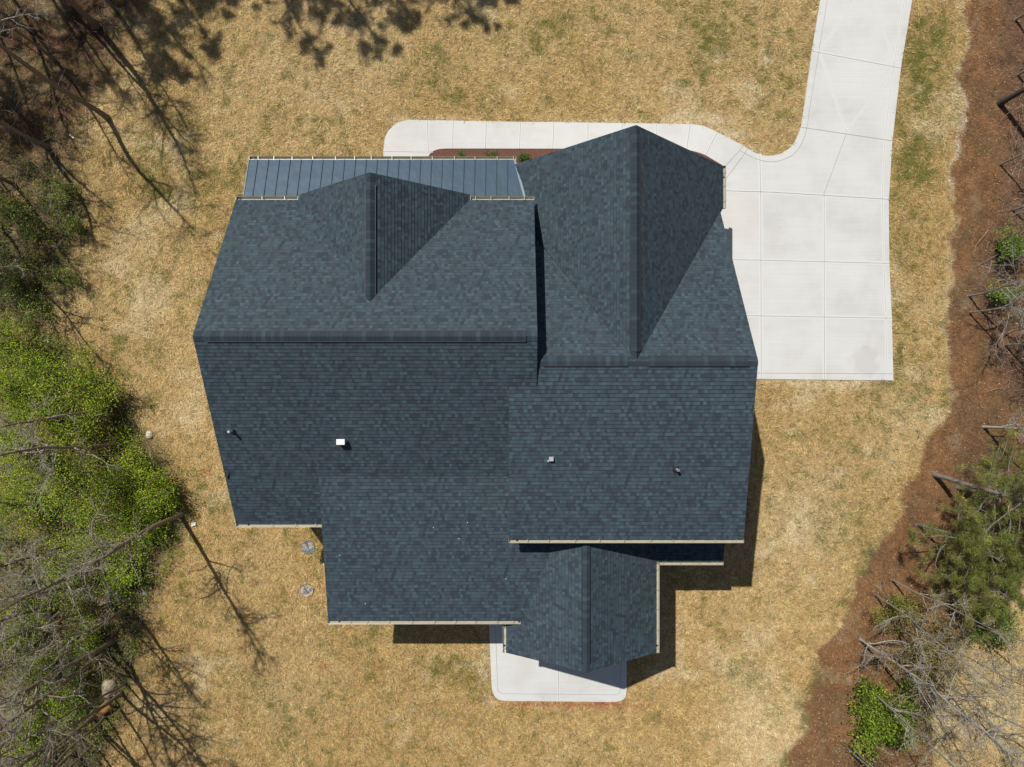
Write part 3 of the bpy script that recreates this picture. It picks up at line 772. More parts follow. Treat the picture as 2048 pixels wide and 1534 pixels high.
# gutters: open trough with hangers
def gutter(a, b, z, out, hang, spout=None):
    """a, b plan ends along the eave (x, y down), out = outward unit (x, y down)"""
    A = Vector((a[0], -a[1], z)); B = Vector((b[0], -b[1], z)); o_ = Vector((out[0], -out[1], 0)); d = (B-A).normalized()
    mb = MB(); w = .125; hgt = .11
    prof = [(0.0, .0), (0.0, -hgt), (.03, -hgt-.005), (w-.035, -hgt-.005), (w, -.05), (w, .0), (w+.008, .004), (w+.008, -.055), (w-.03, -hgt-.015), (0.02, -hgt-.015), (-.008, -hgt), (-.008, .0)]
    P = []
    for c in (A, B):
        for s_, z_ in prof: q_ = c + o_*(s_+.012); P.append((q_.x, q_.y, z + z_))
    n_ = len(prof)
    for k in range(n_): mb.poly([P[k], P[(k+1)%n_], P[n_+(k+1)%n_], P[n_+k]], [(0,1,2,3)], 1 if k in (2,) else 0)
    for c, sg in ((A, -1), (B, 1)):       # end caps
        e0 = c + o_*.006; e1 = c + o_*(w+.016)
        pp = [(e0.x, e0.y, z+.003), (e1.x, e1.y, z+.003), (e1.x, e1.y, z-.06), (e1.x-o_.x*.04, e1.y-o_.y*.04, z-hgt-.014), (e0.x, e0.y, z-hgt-.014)]
        qq = [(x+d.x*sg*.012, y+d.y*sg*.012, z_) for x, y, z_ in pp]
        mb.poly(pp+qq, [(0,1,2,3,4),(9,8,7,6,5),(0,5,6,1),(1,6,7,2),(2,7,8,3),(3,8,9,4),(4,9,5,0)], 0)
    g_ = mb.build('gutter', [M['gutter'], M['gutter_in']], house)
    for t in hang:
        hb = MB(); c = A + (B-A)*t; c2 = c + o_*(w+.02); c1 = c - o_*.01
        hb.bar((c1.x, c1.y, z+.004), (c2.x, c2.y, z+.004), .02, .012)
        hb.build('hanger', M['gutter'], g_)
    if spout is not None:
        t, zb, wall = spout
        c = A + (B-A)*t + o_*.07; e = c - o_*wall
        s_ = MB(); s_.bar((c.x, c.y, z-.10), (c.x, c.y, z-.28), .06, .06); s_.bar((c.x, c.y, z-.25), (e.x, e.y, z-.75), .06, .06); s_.bar((e.x, e.y, z-.72), (e.x, e.y, .12+zb), .06, .08)
        s_.build('downspout', M['gutter'], house)
        hh = MB(); q_ = A + (B-A)*t + o_*.07; hh.cyl((q_.x, q_.y), .04, .04, z-.105, z-.095, 10); hh.build('outlet', M['black'], g_)
    return g_
def frac(px_list, x0, x1): return [(p-x0)/(x1-x0) for p in px_list]
PZ0, PZ1, PYF, PYT = 3.63, 4.45, -9.25, -7.0
gutter((-10.83,MYF),(-8.42,MYF), MZ, (0,-1), frac([526,573],472,600), (.05, 0, .35))
gutter((-1.62,MYF),(.86,MYF), MZ, (0,-1), frac([948,980,1018,1050],938,1070))
gutter((-10.83,MYB),(-7.33,MYB), MZ, (0,1), frac([543,588,626],475,645), (.13, 0, .35))
gutter((WX0,WEY),(.34,WEY), WE, (0,1), frac([699,732,776,822,867,909,949,993,1025],655,1040), (.055, 0, .35))
gutter((-.11,KYB),(KX1,KYB), KB, (0,1), frac([1055,1097,1150,1199,1248,1301,1346,1385,1430,1472],1018,1487), (.035, 0, .3))
gutter((5.92,7.20),(8.54,7.20), 4.27, (0,1), frac([1322,1357,1397,1433],1312,1445))
gutter((PX+PH,7.26),(PX+PH,PYE), PZ-PP*PH, (1,0), frac([1139,1180,1220,1262,1300],1127,1308), (.93, 0, .2))
gutter((PX-PH,9.62),(PX-PH,PYE), PZ-PP*PH, (-1,0), frac([1260,1300],1250,1308), (.8, 0, .2))
gutter((FE,FY),(FE,-7.28), KZ-FP*(FE-FX), (1,0), frac([347,377,412],335,430), (.25, 0, .35))
gutter((-10.86,PYF),(.16,PYF), PZ0, (0,-1), frac([516,548,585,627,673,712,746,788,827,870,915,957,1002,1035],498,1040), (.02, 0, .2))
# standing seam porch roof
mt = MB()
def zp(y): return PZ0 + (PZ1-PZ0)*(y-PYF)/(PYT-PYF)
xr0, xr1 = .12, .66
mt.poly([(-10.86,-PYF,PZ0),(xr0,-PYF,PZ0),(xr1,-PYT,PZ1),(-10.86,-PYT,PZ1)], [(0,1,2,3)])
mt.poly([(-10.86,-PYF,PZ0-.12),(xr0,-PYF,PZ0-.12),(xr1,-PYT,PZ1-.12),(-10.86,-PYT,PZ1-.12)], [(3,2,1,0)])
mt.poly([(-10.86,-PYF,PZ0),(-10.86,-PYF,PZ0-.12),(-10.86,-PYT,PZ1-.12),(-10.86,-PYT,PZ1)], [(0,1,2,3)])
mt.poly([(-10.86,-PYF,PZ0),(xr0,-PYF,PZ0),(xr0,-PYF,PZ0-.12),(-10.86,-PYF,PZ0-.12)], [(0,3,2,1)])
prf = mt.build('metal_roof', M['metal'], house); prf['label'] = 'blue grey standing seam metal porch roof'
for i in range(24):
    x = -10.86 + .36 + i*.4485
    if x > .5: break
    y0 = PYF if x < xr0 else PYF + (x-xr0)/(xr1-xr0)*(PYT-PYF)
    sm = MB(); sm.bar((x, -y0, zp(y0)+.018), (x, -PYT, PZ1+.018), .022, .036); sm.build('seam', M['seam'], prf)
fl = MB(); fl.bar((xr0-.02, -PYF, PZ0+.03), (xr1-.02, -PYT, PZ1+.03), .09, .03); fl.build('flashing', M['flash'], prf)
fl = MB(); fl.box(-10.89, -10.855, -PYT, -PYF, 0, 0.001) if False else fl.bar((-10.87,-PYF,PZ0+.005),(-10.87,-PYT,PZ1+.005), .03, .05); fl.build('rake_trim', M['flash'], prf)
# small metal pent roof on the right wall
pt = MB()
pt.poly([(8.3,-.6,3.95),(9.98,-.6,3.2),(9.98,-3.42,3.2),(8.3,-3.42,3.95),(8.3,-.6,3.83),(9.98,-.6,3.08),(9.98,-3.42,3.08),(8.3,-3.42,3.83)], [(3,2,1,0),(4,5,6,7),(1,2,6,5),(2,3,7,6),(0,1,5,4)])
pr = pt.build('metal_roof', M['metal'], house); pr['label'] = 'small metal side roof on the right wall'
for y in (-1.0,-1.45,-1.9,-2.35,-2.8,-3.2):
    sm = MB(); sm.bar((8.32,y,3.965),(9.97,y,3.228),.022,.03); sm.build('seam', M['seam'], pr)
gutter((9.98,.62),(9.98,3.42), 3.2, (1,0), [.12,.45,.9])

# walls: prisms under the roofs
def wallprism(name, prof, axis, a0, a1, mat):
    """prof: list of (s, z) outline; axis 'x' means extruded along x with s = y down"""
    n_ = len(prof); V = []
    for a in (a0, a1):
        for s_, z in prof: V.append((a, -s_, z) if axis == 'x' else (s_, -a, z))
    F = [list(range(n_)), list(range(2*n_-1, n_-1, -1))] + [[i, n_+i, n_+(i+1)%n_, (i+1)%n_] for i in range(n_)]
    o = mesh_obj(name, V, F, mat, house)
    bm = bmesh.new(); bm.from_mesh(o.data); bmesh.ops.recalc_face_normals(bm, faces=bm.faces[:]); bm.to_mesh(o.data); bm.free()
    return o
def zmf(y): return MZ + pf*(y-MYF) - .24
def zmb(y): return MZ + pb*(MYB-y) - .24
wallprism('wall', [(-6.82,0),(-6.82,zmf(-6.82)),(MYR,MR-.26),(5.14,zmb(5.14)),(5.14,0)], 'x', -10.5, .56, M['siding'])
wallprism('wall', [(GX-hw+.35,0),(GX-hw+.35,MZ+GP*.35-.26),(GX,GZ-.26),(GX+hw-.35,MZ+GP*.35-.26),(GX+hw-.35,0)], 'y', -7.05, -6.5, M['siding'])
wallprism('wall', [(-6.9,0),(-6.9,KZ-kf*(6.9-.79)-.24),(KYR,KZ-.26),(5.48,KB+kb*.33-.24),(5.48,0)], 'x', .62, 8.33, M['siding'])
wallprism('wall', [(.62,0),(.62,KZ-FP*(FX-.62)-.3),(FX,KZ-.3),(8.36,KZ-FP*(8.36-FX)-.3),(8.36,0)], 'y', -8.70, -6.0, M['siding'])
wallprism('wall', [(.3,0),(.3,KB+kb*(KYB-.3)-.30),(5.45,KB+kb*.36-.24),(5.45,0)], 'x', .1, .66, M['siding'])
wallprism('wall', [(3.4,0),(3.4,WT-.3),(9.08,WE+wp*.34-.24),(9.08,0)], 'x', -6.98, .3, M['siding'])
wallprism('wall', [(5.3,0),(5.3,4.45),(6.88,4.1),(6.88,0)], 'x', .3, 8.2, M['siding'])
for x0, x1, y0, y1 in ((-10.52,.58,-6.84,5.16),(.60,8.38,-8.72,5.5),(-7.0,8.22,4.5,6.9),(-7.0,.32,5,9.1)):
    mb = MB(); mb.box(x0-.02, x1+.02, -y1-.02, -y0+.02, -.1, .38); mb.build('foundation', M['brick'], house)
# porch posts
for x in (-10.6,-7.0,-3.4,-.2):
    mb = MB(); mb.box(x-.12,x+.12,9.0-.12,9.0+.12,.0,3.5); mb.box(x-.16,x+.16,9.0-.16,9.0+.16,.0,.3); mb.box(x-.16,x+.16,9.0-.16,9.0+.16,3.3,3.5); mb.build('porch_post', M['trim'], house)
mb = MB(); mb.box(-10.7,.55,6.85,9.15,-.05,.12); mb.build('porch_floor', M['conc'], house)
for x, y in ((.1,-10.5),(5.5,-10.5),(5.5,-7.5)):
    mb = MB(); mb.box(x-.13,x+.13,y-.13,y+.13,.04,4.3); mb.box(x-.17,x+.17,y-.17,y+.17,.04,.34); mb.box(x-.17,x+.17,y-.17,y+.17,3.95,4.12); mb.build('porch_post', M['trim'], house)
mb = MB(); mb.box(.0,5.6,-10.62,-10.38,4.12,4.34); mb.box(5.38,5.62,-10.38,-6.8,4.12,4.34); mb.box(-.02,.22,-10.38,-9.2,4.12,4.34)
mb.poly([(.0,-10.5,4.35),(5.58,-10.5,4.35),(2.79,-10.5,6.0),(.0,-10.4,4.35),(5.58,-10.4,4.35),(2.79,-10.4,6.0)], [(0,1,2),(5,4,3),(0,3,4,1),(1,4,5,2),(2,5,3,0)]); mb.build('porch_beam', M['trim'], house)
# windows and doors
def window(c, w, h, nrm, z, kind='window'):
    """c plan (x, y down), nrm outward unit in blender axes"""
    x, y = c[0], -c[1]; n_ = Vector((nrm[0], nrm[1], 0)); t_ = Vector((-n_.y, n_.x, 0))
    def bx(mb, s0, s1, z0, z1, d0, d1, m=0):
        p = []
        for zz in (z0, z1):
            for s_, d in ((s0,d0),(s1,d0),(s1,d1),(s0,d1)):
                q_ = Vector((x, y, 0)) + t_*s_ + n_*d; p.append((q_.x, q_.y, zz))
        mb.poly(p, [(0,3,2,1),(4,5,6,7),(0,1,5,4),(1,2,6,5),(2,3,7,6),(3,0,4,7)], m)
    if kind == 'window':
        f = MB()
        for s0, s1, z0, z1 in ((-w/2-.09,-w/2,z-.09,z+h+.09),(w/2,w/2+.09,z-.09,z+h+.09),(-w/2,w/2,z+h,z+h+.09),(-w/2,w/2,z-.09,z)): bx(f, s0, s1, z0, z1, -.02, .05)
        bx(f, -w/2, w/2, z+h/2-.025, z+h/2+.025, .0, .035); bx(f, -.012, .012, z+.001, z+h/2-.026, .0, .03); bx(f, -.012, .012, z+h/2+.026, z+h-.001, .0, .03)
        wd = f.build('window', M['trim'], house); g_ = MB(); bx(g_, -w/2, w/2, z, z+h, -.01, .012); g_.build('pane', M['glass'], wd)
    else:
        f = MB(); bx(f, -w/2, w/2, z, z+h, -.01, .05)
        rows = 4 if kind == 'garage_door' else 3; cols = 4 if kind == 'garage_door' else 2
        for i in range(rows):
            for j in range(cols):
                s0 = -w/2 + w*(j+.12)/cols; s1 = -w/2 + w*(j+.88)/cols; z0 = z+h*(i+.14)/rows; z1 = z+h*(i+.86)/rows; bx(f, s0, s1, z0, z1, .05, .065)
        dd = f.build(kind, M['door'], house)
        if kind == 'door': k_ = MB(); bx(k_, w/2-.12, w/2-.07, z+.95, z+1.1, .05, .12); k_.build('handle', M['pipe'], dd)
for x in (-9.3,-7.3,-2.6,-1.0): window((x,-6.83), .95, 1.6, (0,1), 1.2)
window((-5.0,-6.83), 1.0, 2.1, (0,1), .4, 'door')
for x in (-5.6,-4.4): window((x,-7.06), .8, 1.2, (0,1), 5.2)
for x in (3.2,5.5): window((x,-8.72), 1.1, 1.7, (0,1), 1.2)
window((4.34,-8.72), .9, 1.3, (0,1), 4.5)
for y in (-5.2,-1.6): window((8.35,y), 2.7, 2.3, (1,0), .42, 'garage_door')
window((8.35,2.2), .95, 2.1, (1,0), .4, 'door')
for y in (-4.5,-1.0,3.0): window((-10.52,y), .95, 1.5, (-1,0), 1.3)
window((-10.52,-1.6), .9, 1.3, (-1,0), 5.0)
for x in (-9.6,-8.2): window((x,5.17), .9, 1.5, (0,-1), 1.3)
for x in (-5.8,-4.0,-2.2): window((x,9.11), 1.1, 1.6, (0,-1), 1.2)
window((3.4,6.9), 1.6, 2.1, (0,-1), .4, 'door')
for x in (6.4,7.4): window((x,6.9), .8, 1.3, (0,-1), 1.4)

# roof vents
def zback(y): return MZ + pb*(MYB-y)
def zgar(y): return KB + kb*(KYB-y)
def solve(px, py, zf):
    z = 6.
    for _ in range(30): p = G(px, py, z); z = zf(-p[1])
    return G(px, py, z)
x, y, z = solve(466, 862, zback)
mb = MB(); mb.cyl((x, y), .045, .045, z-.1, z+.42, 14); mb.cyl((x, y), .032, .032, z+.40, z+.421, 12)
vp = mb.build('vent_pipe', M['pipe'], house); vp['label'] = 'pale vent pipe near the left rake'
mb = MB(); mb.cyl((x, y), .13, .055, z-.02, z+.13, 16); mb.box(x-.17, x+.17, y-.10, y+.24, z-.09, z-.04) if False else None; mb.build('boot', M['boot'], vp)
x, y, z = solve(1352, 938, zgar)
mb = MB(); mb.cyl((x, y), .05, .05, z-.1, z+.36, 14)
vp = mb.build('vent_pipe', M['pipe'], house); vp['label'] = 'short vent pipe with black collar over the garage'
mb = MB(); mb.cyl((x, y), .15, .06, z-.02, z+.12, 16); mb.build('boot', M['boot'], vp)
mb = MB(); mb.cyl((x, y), .03, .03, z+.355, z+.364, 12); mb.build('opening', M['black'], vp)
x, y, z = solve(685, 884, zback)
mb = MB(); mb.box(x-.12, x+.12, y-.07, y+.09, z-.12, z+.22, 0); mb.box(x-.155, x+.145, y-.075, y+.125, z+.22, z+.30, 0)
rv = mb.build('roof_vent', M['whitecap'], house); rv['label'] = 'white boxy roof vent on the rear slope'
mb = MB(); mb.box(x-.13, x+.13, y-.10, y-.07, z-.1, z+.2); mb.build('louvre', M['black'], rv)
x, y, z = solve(1102, 917, zgar)
mb = MB(); mb.box(x-.07, x+.07, y-.07, y+.07, z-.08, z+.14); mb.box(x-.08, x+.08, y-.08, y+.08, z+.14, z+.17); mb.box(x-.13, x-.08, y-.12, y-.05, z+.0, z+.04)
rv = mb.build('roof_vent', M['pipe'], house); rv['label'] = 'small square metal vent on the garage roof'
x, y, z = solve(455, 950, zback)
mb = MB(); mb.bar((x-.02, y-.10, z+.03), (x+.07, y+.10, z+.05), .05, .06); o = mb.build('flashing', M['boot'], house); o['label'] = 'short black flashing strip at the left rake'

db = MB()
for px, py, zf in [(680,1110,1),(867,1055,1),(935,1045,1),(981,944,1),(731,1207,1),(918,1077,1),(1012,1157,1),(1104,1097,1)]:
    x, y, z = solve(px, py, lambda y_: WE + wp*(WEY-y_)); db.box(x-.016, x+.014, y-.01, y+.01, z+.018, z+.026)
db.build('roof_debris', M['whitecap'], house)

# ------------------------------------------------------------------ small things on the ground
def cover(px, py, label, stain, seed):
    R = random.Random(seed); x, y, _ = G(px, py)
    r_ = empty('septic_cover', (x, y, 0)); tag(r_, label, 'cover', 'round septic tank covers in the lawn')
    m, nt, b = new_mat('weathered_lid_'+stain); t = NT(nt); p = t.pos(); n = t.noise(3.6, 5, .65, p, .8)
    if stain == 'grey': c = t.ramp(n, [(.34,(.05,.06,.07)),(.46,(.15,.17,.18)),(.56,(.27,.29,.29)),(.68,(.50,.49,.45))])
    else: c = t.ramp(n, [(.34,(.05,.055,.065)),(.42,(.13,.145,.16)),(.48,(.28,.27,.25)),(.52,(.55,.42,.30)),(.60,(.42,.19,.10))])
    t.l(c, b.inputs['Base Color']); b.inputs['Roughness'].default_value = .8; t.bump(n, .5, .02, b)
    mb = MB(); mb.cyl((0, 0), .305, .295, -.05, .045, 32); mb.build('lid', m, r_)
    mb = MB(); mb.cyl((0, 0), .32, .32, -.06, .025, 32); mb.build('rim', M['boot'], r_)
    mb = MB(); a = R.uniform(1.7, 2.2); mb.bar((-.05*math.cos(a), -.05*math.sin(a), .052), (.2*math.cos(a), .2*math.sin(a), .052), .022, .02); mb.build('handle', M['black'], r_)
    for k in range(4):
        a = k*math.pi/2+.5; mb = MB(); mb.cyl((.24*math.cos(a), .24*math.sin(a)), .022, .022, .04, .058, 8); mb.build('bolt', M['black'], r_)
cover(617, 1095, 'grey mottled round lid in the lawn, just below the left rear gutter of the house', 'grey', 1)
cover(614, 1181, 'round lid with a tan and rust stain, the lower of the two in the lawn', 'rust', 2)

def rock(name, px, py, rx, ry, hz, label, colr, seed, cat, rot=0.):
    R = np.random.default_rng(seed); x, y, _ = G(px, py, hz*.5)
    bm = bmesh.new(); bmesh.ops.create_icosphere(bm, subdivisions=4, radius=1)
    c, s_ = math.cos(rot), math.sin(rot)
    ph = R.uniform(0, 6, 6)
    for v in bm.verts:
        n = 1 + .10*math.sin(v.co.x*3.1+ph[0])*math.sin(v.co.y*2.7+ph[1]) + .07*math.sin(v.co.z*5+ph[2]+v.co.x*4) + .035*math.sin(v.co.x*11+ph[3])*math.sin(v.co.y*12+ph[4])
        q_ = v.co*n; X_, Y_ = q_.x*rx, q_.y*ry; v.co = (X_*c-Y_*s_, X_*s_+Y_*c, max(q_.z, -.35)*hz)
    me = bpy.data.meshes.new(name); bm.to_mesh(me); bm.free()
    m, nt, b = new_mat(name+'_stone'); t = NT(nt); p = t.pos(); n = t.noise(4.5, 6, .7, p, .5)
    t.l(t.ramp(n, [(.3, tuple(k*.45 for k in colr)), (.5, colr), (.7, tuple(min(1, k*1.35) for k in colr))]), b.inputs['Base Color']); b.inputs['Roughness'].default_value = .9; t.bump(n, .8, .06, b)
    me.materials.append(m); o = bpy.data.objects.new(name, me); o.location = (x, y, hz*.25); COL.objects.link(o)
    for p_ in me.polygons: p_.use_smooth = True
    tag(o, label, cat); return o
rock('boulder', 217, 1378, .34, .44, .42, 'pale tan boulder at the edge of the bottom left woods, above the orange log', (.40,.34,.23), 3, 'boulder', .2)
rock('boulder', 298, 870, .16, .20, .14, 'small cream stone at the woods edge beside the lime green leaves', (.55,.50,.38), 5, 'stone')
rock('boulder', 214, 808, .07, .17, .12, 'narrow pale stone among the lime green undergrowth', (.55,.50,.38), 6, 'stone', .3)
# cut log with orange sawn face
x, y, _ = G(217, 1412); lg = empty('log', (x, y, 0)); tag(lg, 'thick orange brown sawn log lying below the pale boulder', 'log')
t_ = Tubes(); P_ = np.array([(-.30,-.22,.2),(-.1,-.05,.23),(.12,.12,.23),(.30,.32,.2)]); t_.add(P_, [.20,.24,.24,.20], 12, (.34,.17,.055)); t_.build('bark', lg)
mb = MB(); dd = Vector((-.2,-.17,.03)).normalized(); 
def disc(mb, c, n_, r, k=14):
    n_ = Vector(n_).normalized(); a = n_.cross(Vector((0,0,1))).normalized(); b_ = n_.cross(a); mb.poly([Vector(c)+a*r*math.cos(2*math.pi*i/k)+b_*r*math.sin(2*math.pi*i/k) for i in range(k)], [tuple(range(k))])
disc(mb, (-.302,-.222,.2), (-.2,-.17,.03), .198); disc(mb, (.302,.322,.2), (.18,.2,-.03), .198); mb.build('sawn_end', simple('sawn_wood', (.55,.30,.10), .8, 0, 12, .3), lg)
# white broken block and litter
def litter(name, px, py, L, w, h, rot, mat, label, cat, z=.02, second=False):
    x, y, _ = G(px, py); e = bmesh.new(); bmesh.ops.create_cube(e, size=1)
    bmesh.ops.subdivide_edges(e, edges=e.edges[:], cuts=2, use_grid_fill=True)
    R = random.Random(int(px)); 
    for v in e.verts: v.co = Vector(((v.co.x + (.12*v.co.y))*L, v.co.y*w*(1-.15*v.co.x), v.co.z*h)) + Vector((R.uniform(-1,1)*.03*L, R.uniform(-1,1)*.05*w, R.uniform(-1,1)*.2*h))
    me = bpy.data.meshes.new(name); e.to_mesh(me); e.free(); me.materials.append(mat)
    o = bpy.data.objects.new(name, me); o.location = (x, y, z+h/2); o.rotation_euler = (R.uniform(-.1,.1), R.uniform(-.1,.1), rot); COL.objects.link(o); tag(o, label, cat); return o
M['pale_slab'] = simple('pale_blue_white_board', (.50,.56,.56), .7, 0, 6, .25); M['redp'] = simple('red_plastic', (.50,.10,.06), .5); M['whitep'] = simple('white_paper', (.62,.64,.66), .6, 0, 8, .2)
litter('broken_board', 146, 1390, .52, .36, .10, .55, M['pale_slab'], 'pale blue white broken board lying among the bare trunks at bottom left', 'board')
litter('board_scrap', 164, 1380, .30, .14, .05, .75, M['pale_slab'], 'small torn scrap beside the pale broken board', 'scrap')
litter('red_scrap', 152, 1376, .13, .20, .06, .3, M['redp'], 'red plastic scrap touching the pale broken board', 'litter')
litter('red_scrap', 118, 1244, .15, .18, .05, .9, M['redp'], 'red scrap lying in the tangle of twigs above the broken board', 'litter')
litter('red_scrap', 342, 960, .10, .12, .05, .2, M['redp'], 'tiny red scrap in the leaf shadow at the edge of the lawn', 'litter')
litter('paper_scrap', 286, 1187, .18, .16, .04, .5, M['whitep'], 'white crumpled scrap at the woods edge left of the lower lid', 'litter')
litter('paper_scrap', 388, 1048, .20, .14, .05, .2, M['whitep'], 'white crumpled scrap beside the foot of the leaning tree', 'litter')
litter('paper_scrap', 144, 273, .24, .07, .03, -.7, M['whitep'], 'narrow white scrap in the brown litter at the upper left', 'litter')
litter('paper_scrap', 97, 682, .08, .10, .04, .5, M['whitep'], 'tiny pale scrap in bare soil above the lime green trees', 'litter')

# three young shrubs in the mulch bed
mk = []
for i, (px, lab) in enumerate([(925,'small dark green shrub in the mulch bed, leftmost of the three'),(982,'small dark green shrub in the mulch bed, middle of the three'),(1046,'small dark green shrub in the mulch bed, rightmost, next to the garage gable')]):
    make_shrub('boxwood_shrub', px, 315, .26, .42, lab, (.07,.13,.025), 900, .05, group='shrubs in the mulch bed', seed=i+1, stems=8, z0=.02)
    
# ------------------------------------------------------------------ trees
def base(px, py): p = G(px, py); return p[0], p[1]
GL = 'bare trees in the left woods'; brown = (.21,.165,.115); grey = (.26,.24,.21)
LT = [  # px, py of the foot, height, radius, lean x/y (m), label, options
 (216,236,13.2,.15,(-.9,.5),'tall bare tree at the upper left whose trunk foot stands farthest out on the lawn', dict(first=.5,seed=1)),
 (192,52,12.5,.19,(.3,.2),'thick brown bare tree at the top left, behind the tall one on the lawn', dict(first=.42,seed=2,nb=20)),
 (97,294,10.5,.14,(-.6,.2),'bare tree at the left edge above the dark green brambles', dict(first=.5,seed=3)),
 (363,1028,11.5,.145,(-1.1,-.9),'large leaning bare tree at the woods edge below the lime green leaves', dict(first=.30,seed=4,nb=26,blen=.24,twigc=(.34,.31,.26))),
 (228,1281,12.0,.16,(-.4,.1),'bare tree with a dark foot at the lower left woods edge, above the pale board', dict(first=.35,seed=5,nb=20)),
 (216,1304,12.5,.13,(.2,.0),'slender straight bare tree just below the dark footed tree', dict(first=.4,seed=6,nb=18)),
 (243,887,8.5,.10,(-.6,-.1),'grey twiggy tree rising out of the lime green leaves', dict(first=.35,seed=7,nb=18,twigc=(.40,.38,.34),blen=.30)),
 (226,830,8.0,.09,(-.3,.3),'brown trunked tree slanting up left through the lime green leaves', dict(first=.5,seed=8,nb=10)),
 (243,1385,11.5,.10,(0,0),'bare tree right beside the tan boulder', dict(first=.45,seed=9,nb=14)),
 (226,1394,12.0,.08,(.4,-.2),'thin bare tree between the boulder and the orange log', dict(first=.45,seed=10,nb=12)),
 (192,1434,12.0,.11,(-.2,.1),'bare tree below the orange log', dict(first=.4,seed=11,nb=16)),
 (210,1432,11.0,.07,(.3,.2),'thin bare tree just right of the one below the orange log', dict(first=.45,seed=12,nb=12)),
 (252,1366,11.5,.06,(.2,.1),'thin pale tree just above right of the tan boulder', dict(first=.5,seed=28,nb=9)),
 (170,1462,12.0,.07,(.1,.1),'straight thin tree left below the orange log', dict(first=.5,seed=29,nb=9)),
 (205,1468,11.5,.06,(.3,.1),'straight thin tree standing nearest the lawn below the orange log', dict(first=.5,seed=30,nb=9)),
 (258,1210,8.5,.05,(.2,.1),'thin straight tree at the woods edge above the dark footed tree', dict(first=.5,seed=31,nb=8)),
 (222,1205,9.5,.06,(.2,.1),'thin straight tree set back from the woods edge, left of the white scrap', dict(first=.5,seed=32,nb=8)),
 (150,1500,11.5,.07,(.1,.1),'thin tree at the bottom edge left of the orange log', dict(first=.5,seed=33,nb=9)),
 (122,1478,12.0,.10,(0,0),'bare tree near the bottom left corner, first from the lawn', dict(first=.35,seed=13,nb=18)),
 (70,1440,11.0,.09,(-.3,.2),'thin bare tree in the bottom left corner tangle', dict(first=.35,seed=14,nb=18)),
 (62,1300,11.5,.11,(.2,.1),'bare tree at the left edge level with the pale board', dict(first=.3,seed=15,nb=20)),
 (120,1200,10.0,.10,(-.5,.0),'bare tree with spreading grey twigs above the red scrap', dict(first=.28,seed=16,nb=24,blen=.34,twigc=(.36,.34,.29))),
 (40,1120,10.5,.11,(-.2,-.2),'bare tree with arching grey twigs at the left edge', dict(first=.25,seed=17,nb=24,blen=.34,twigc=(.38,.36,.31))),
 (140,1090,8.5,.08,(-.3,.3),'small bare tree with yellow grey twigs left of the large leaning tree', dict(first=.25,seed=18,nb=20,blen=.34,twigc=(.36,.32,.24))),
 (190,1160,8.0,.07,(.1,.3),'thin twiggy tree between the leaning tree and the tangle of twigs', dict(first=.25,seed=19,nb=18,blen=.32)),
 (262,1215,8.5,.07,(.2,.0),'slim bare tree at the woods edge left of the white scrap', dict(first=.4,seed=20,nb=12)),
 (60,60,11.0,.10,(-.4,.0),'slim bare tree with white twigs in the top left corner', dict(first=.3,seed=21,nb=20,twigc=(.5,.48,.44))),
 (110,120,9.5,.08,(-.2,.3),'slim bare tree with white forking twigs below the top left corner', dict(first=.35,seed=22,nb=16,twigc=(.5,.48,.44))),
 (20,200,10.0,.12,(.2,.2),'bare tree at the left edge in the brown litter', dict(first=.35,seed=23,nb=18)),
 (140,20,12.0,.10,(.4,-.2),'slim dark bare tree at the top edge left of the thick brown tree', dict(first=.35,seed=24,nb=18)),
 (232,20,11.0,.07,(.5,.0),'thin bare tree at the top edge right of the thick brown tree', dict(first=.4,seed=25,nb=14)),
 (30,370,9.5,.10,(0,0),'bare tree at the left edge among the dark green brambles', dict(first=.4,seed=26,nb=14)),
 (70,560,7.5,.08,(.3,-.1),'small bare tree above the lime green trees at the left', dict(first=.4,seed=27,nb=12)),
]
for px, py, h, r, ln, lab, kw in LT:
    x, y = base(px, py); kw = dict(kw); kw.setdefault('bark', brown); kw['nb'] = int(kw.get('nb', 14)*1.3)
    make_tree('bare_tree', x, y, h, r, lab, group=GL, lean=(ln[0], ln[1]), leafc=(.17,.16,.06), nleaf=(2600 if 'large leaning' in lab else 700), lsize=.045, **kw)
# trees just outside the left edge: their shadows and twigs reach into view
OUTL = [(-60,-60,13),(60,-90,12),(-120,60,12),(-90,220,11),(-60,420,10),(150,-130,13),(-130,330,12),(-60,1000,10),(-80,1180,11),(-60,1480,11),(60,1600,11),(160,1580,11),(-90,1350,11),(-140,520,11),(-40,640,9)]
for i, (px, py, h) in enumerate(OUTL):
    x, y = base(px, py)
    make_tree('bare_tree', x, y, h, .10, ['bare tree standing beyond the left edge of the view'][0], group='bare trees beyond the left edge', leafc=(.17,.16,.06), nleaf=500, lsize=.045, seed=60+i, nb=15, first=.35, bark=brown, blen=.3)
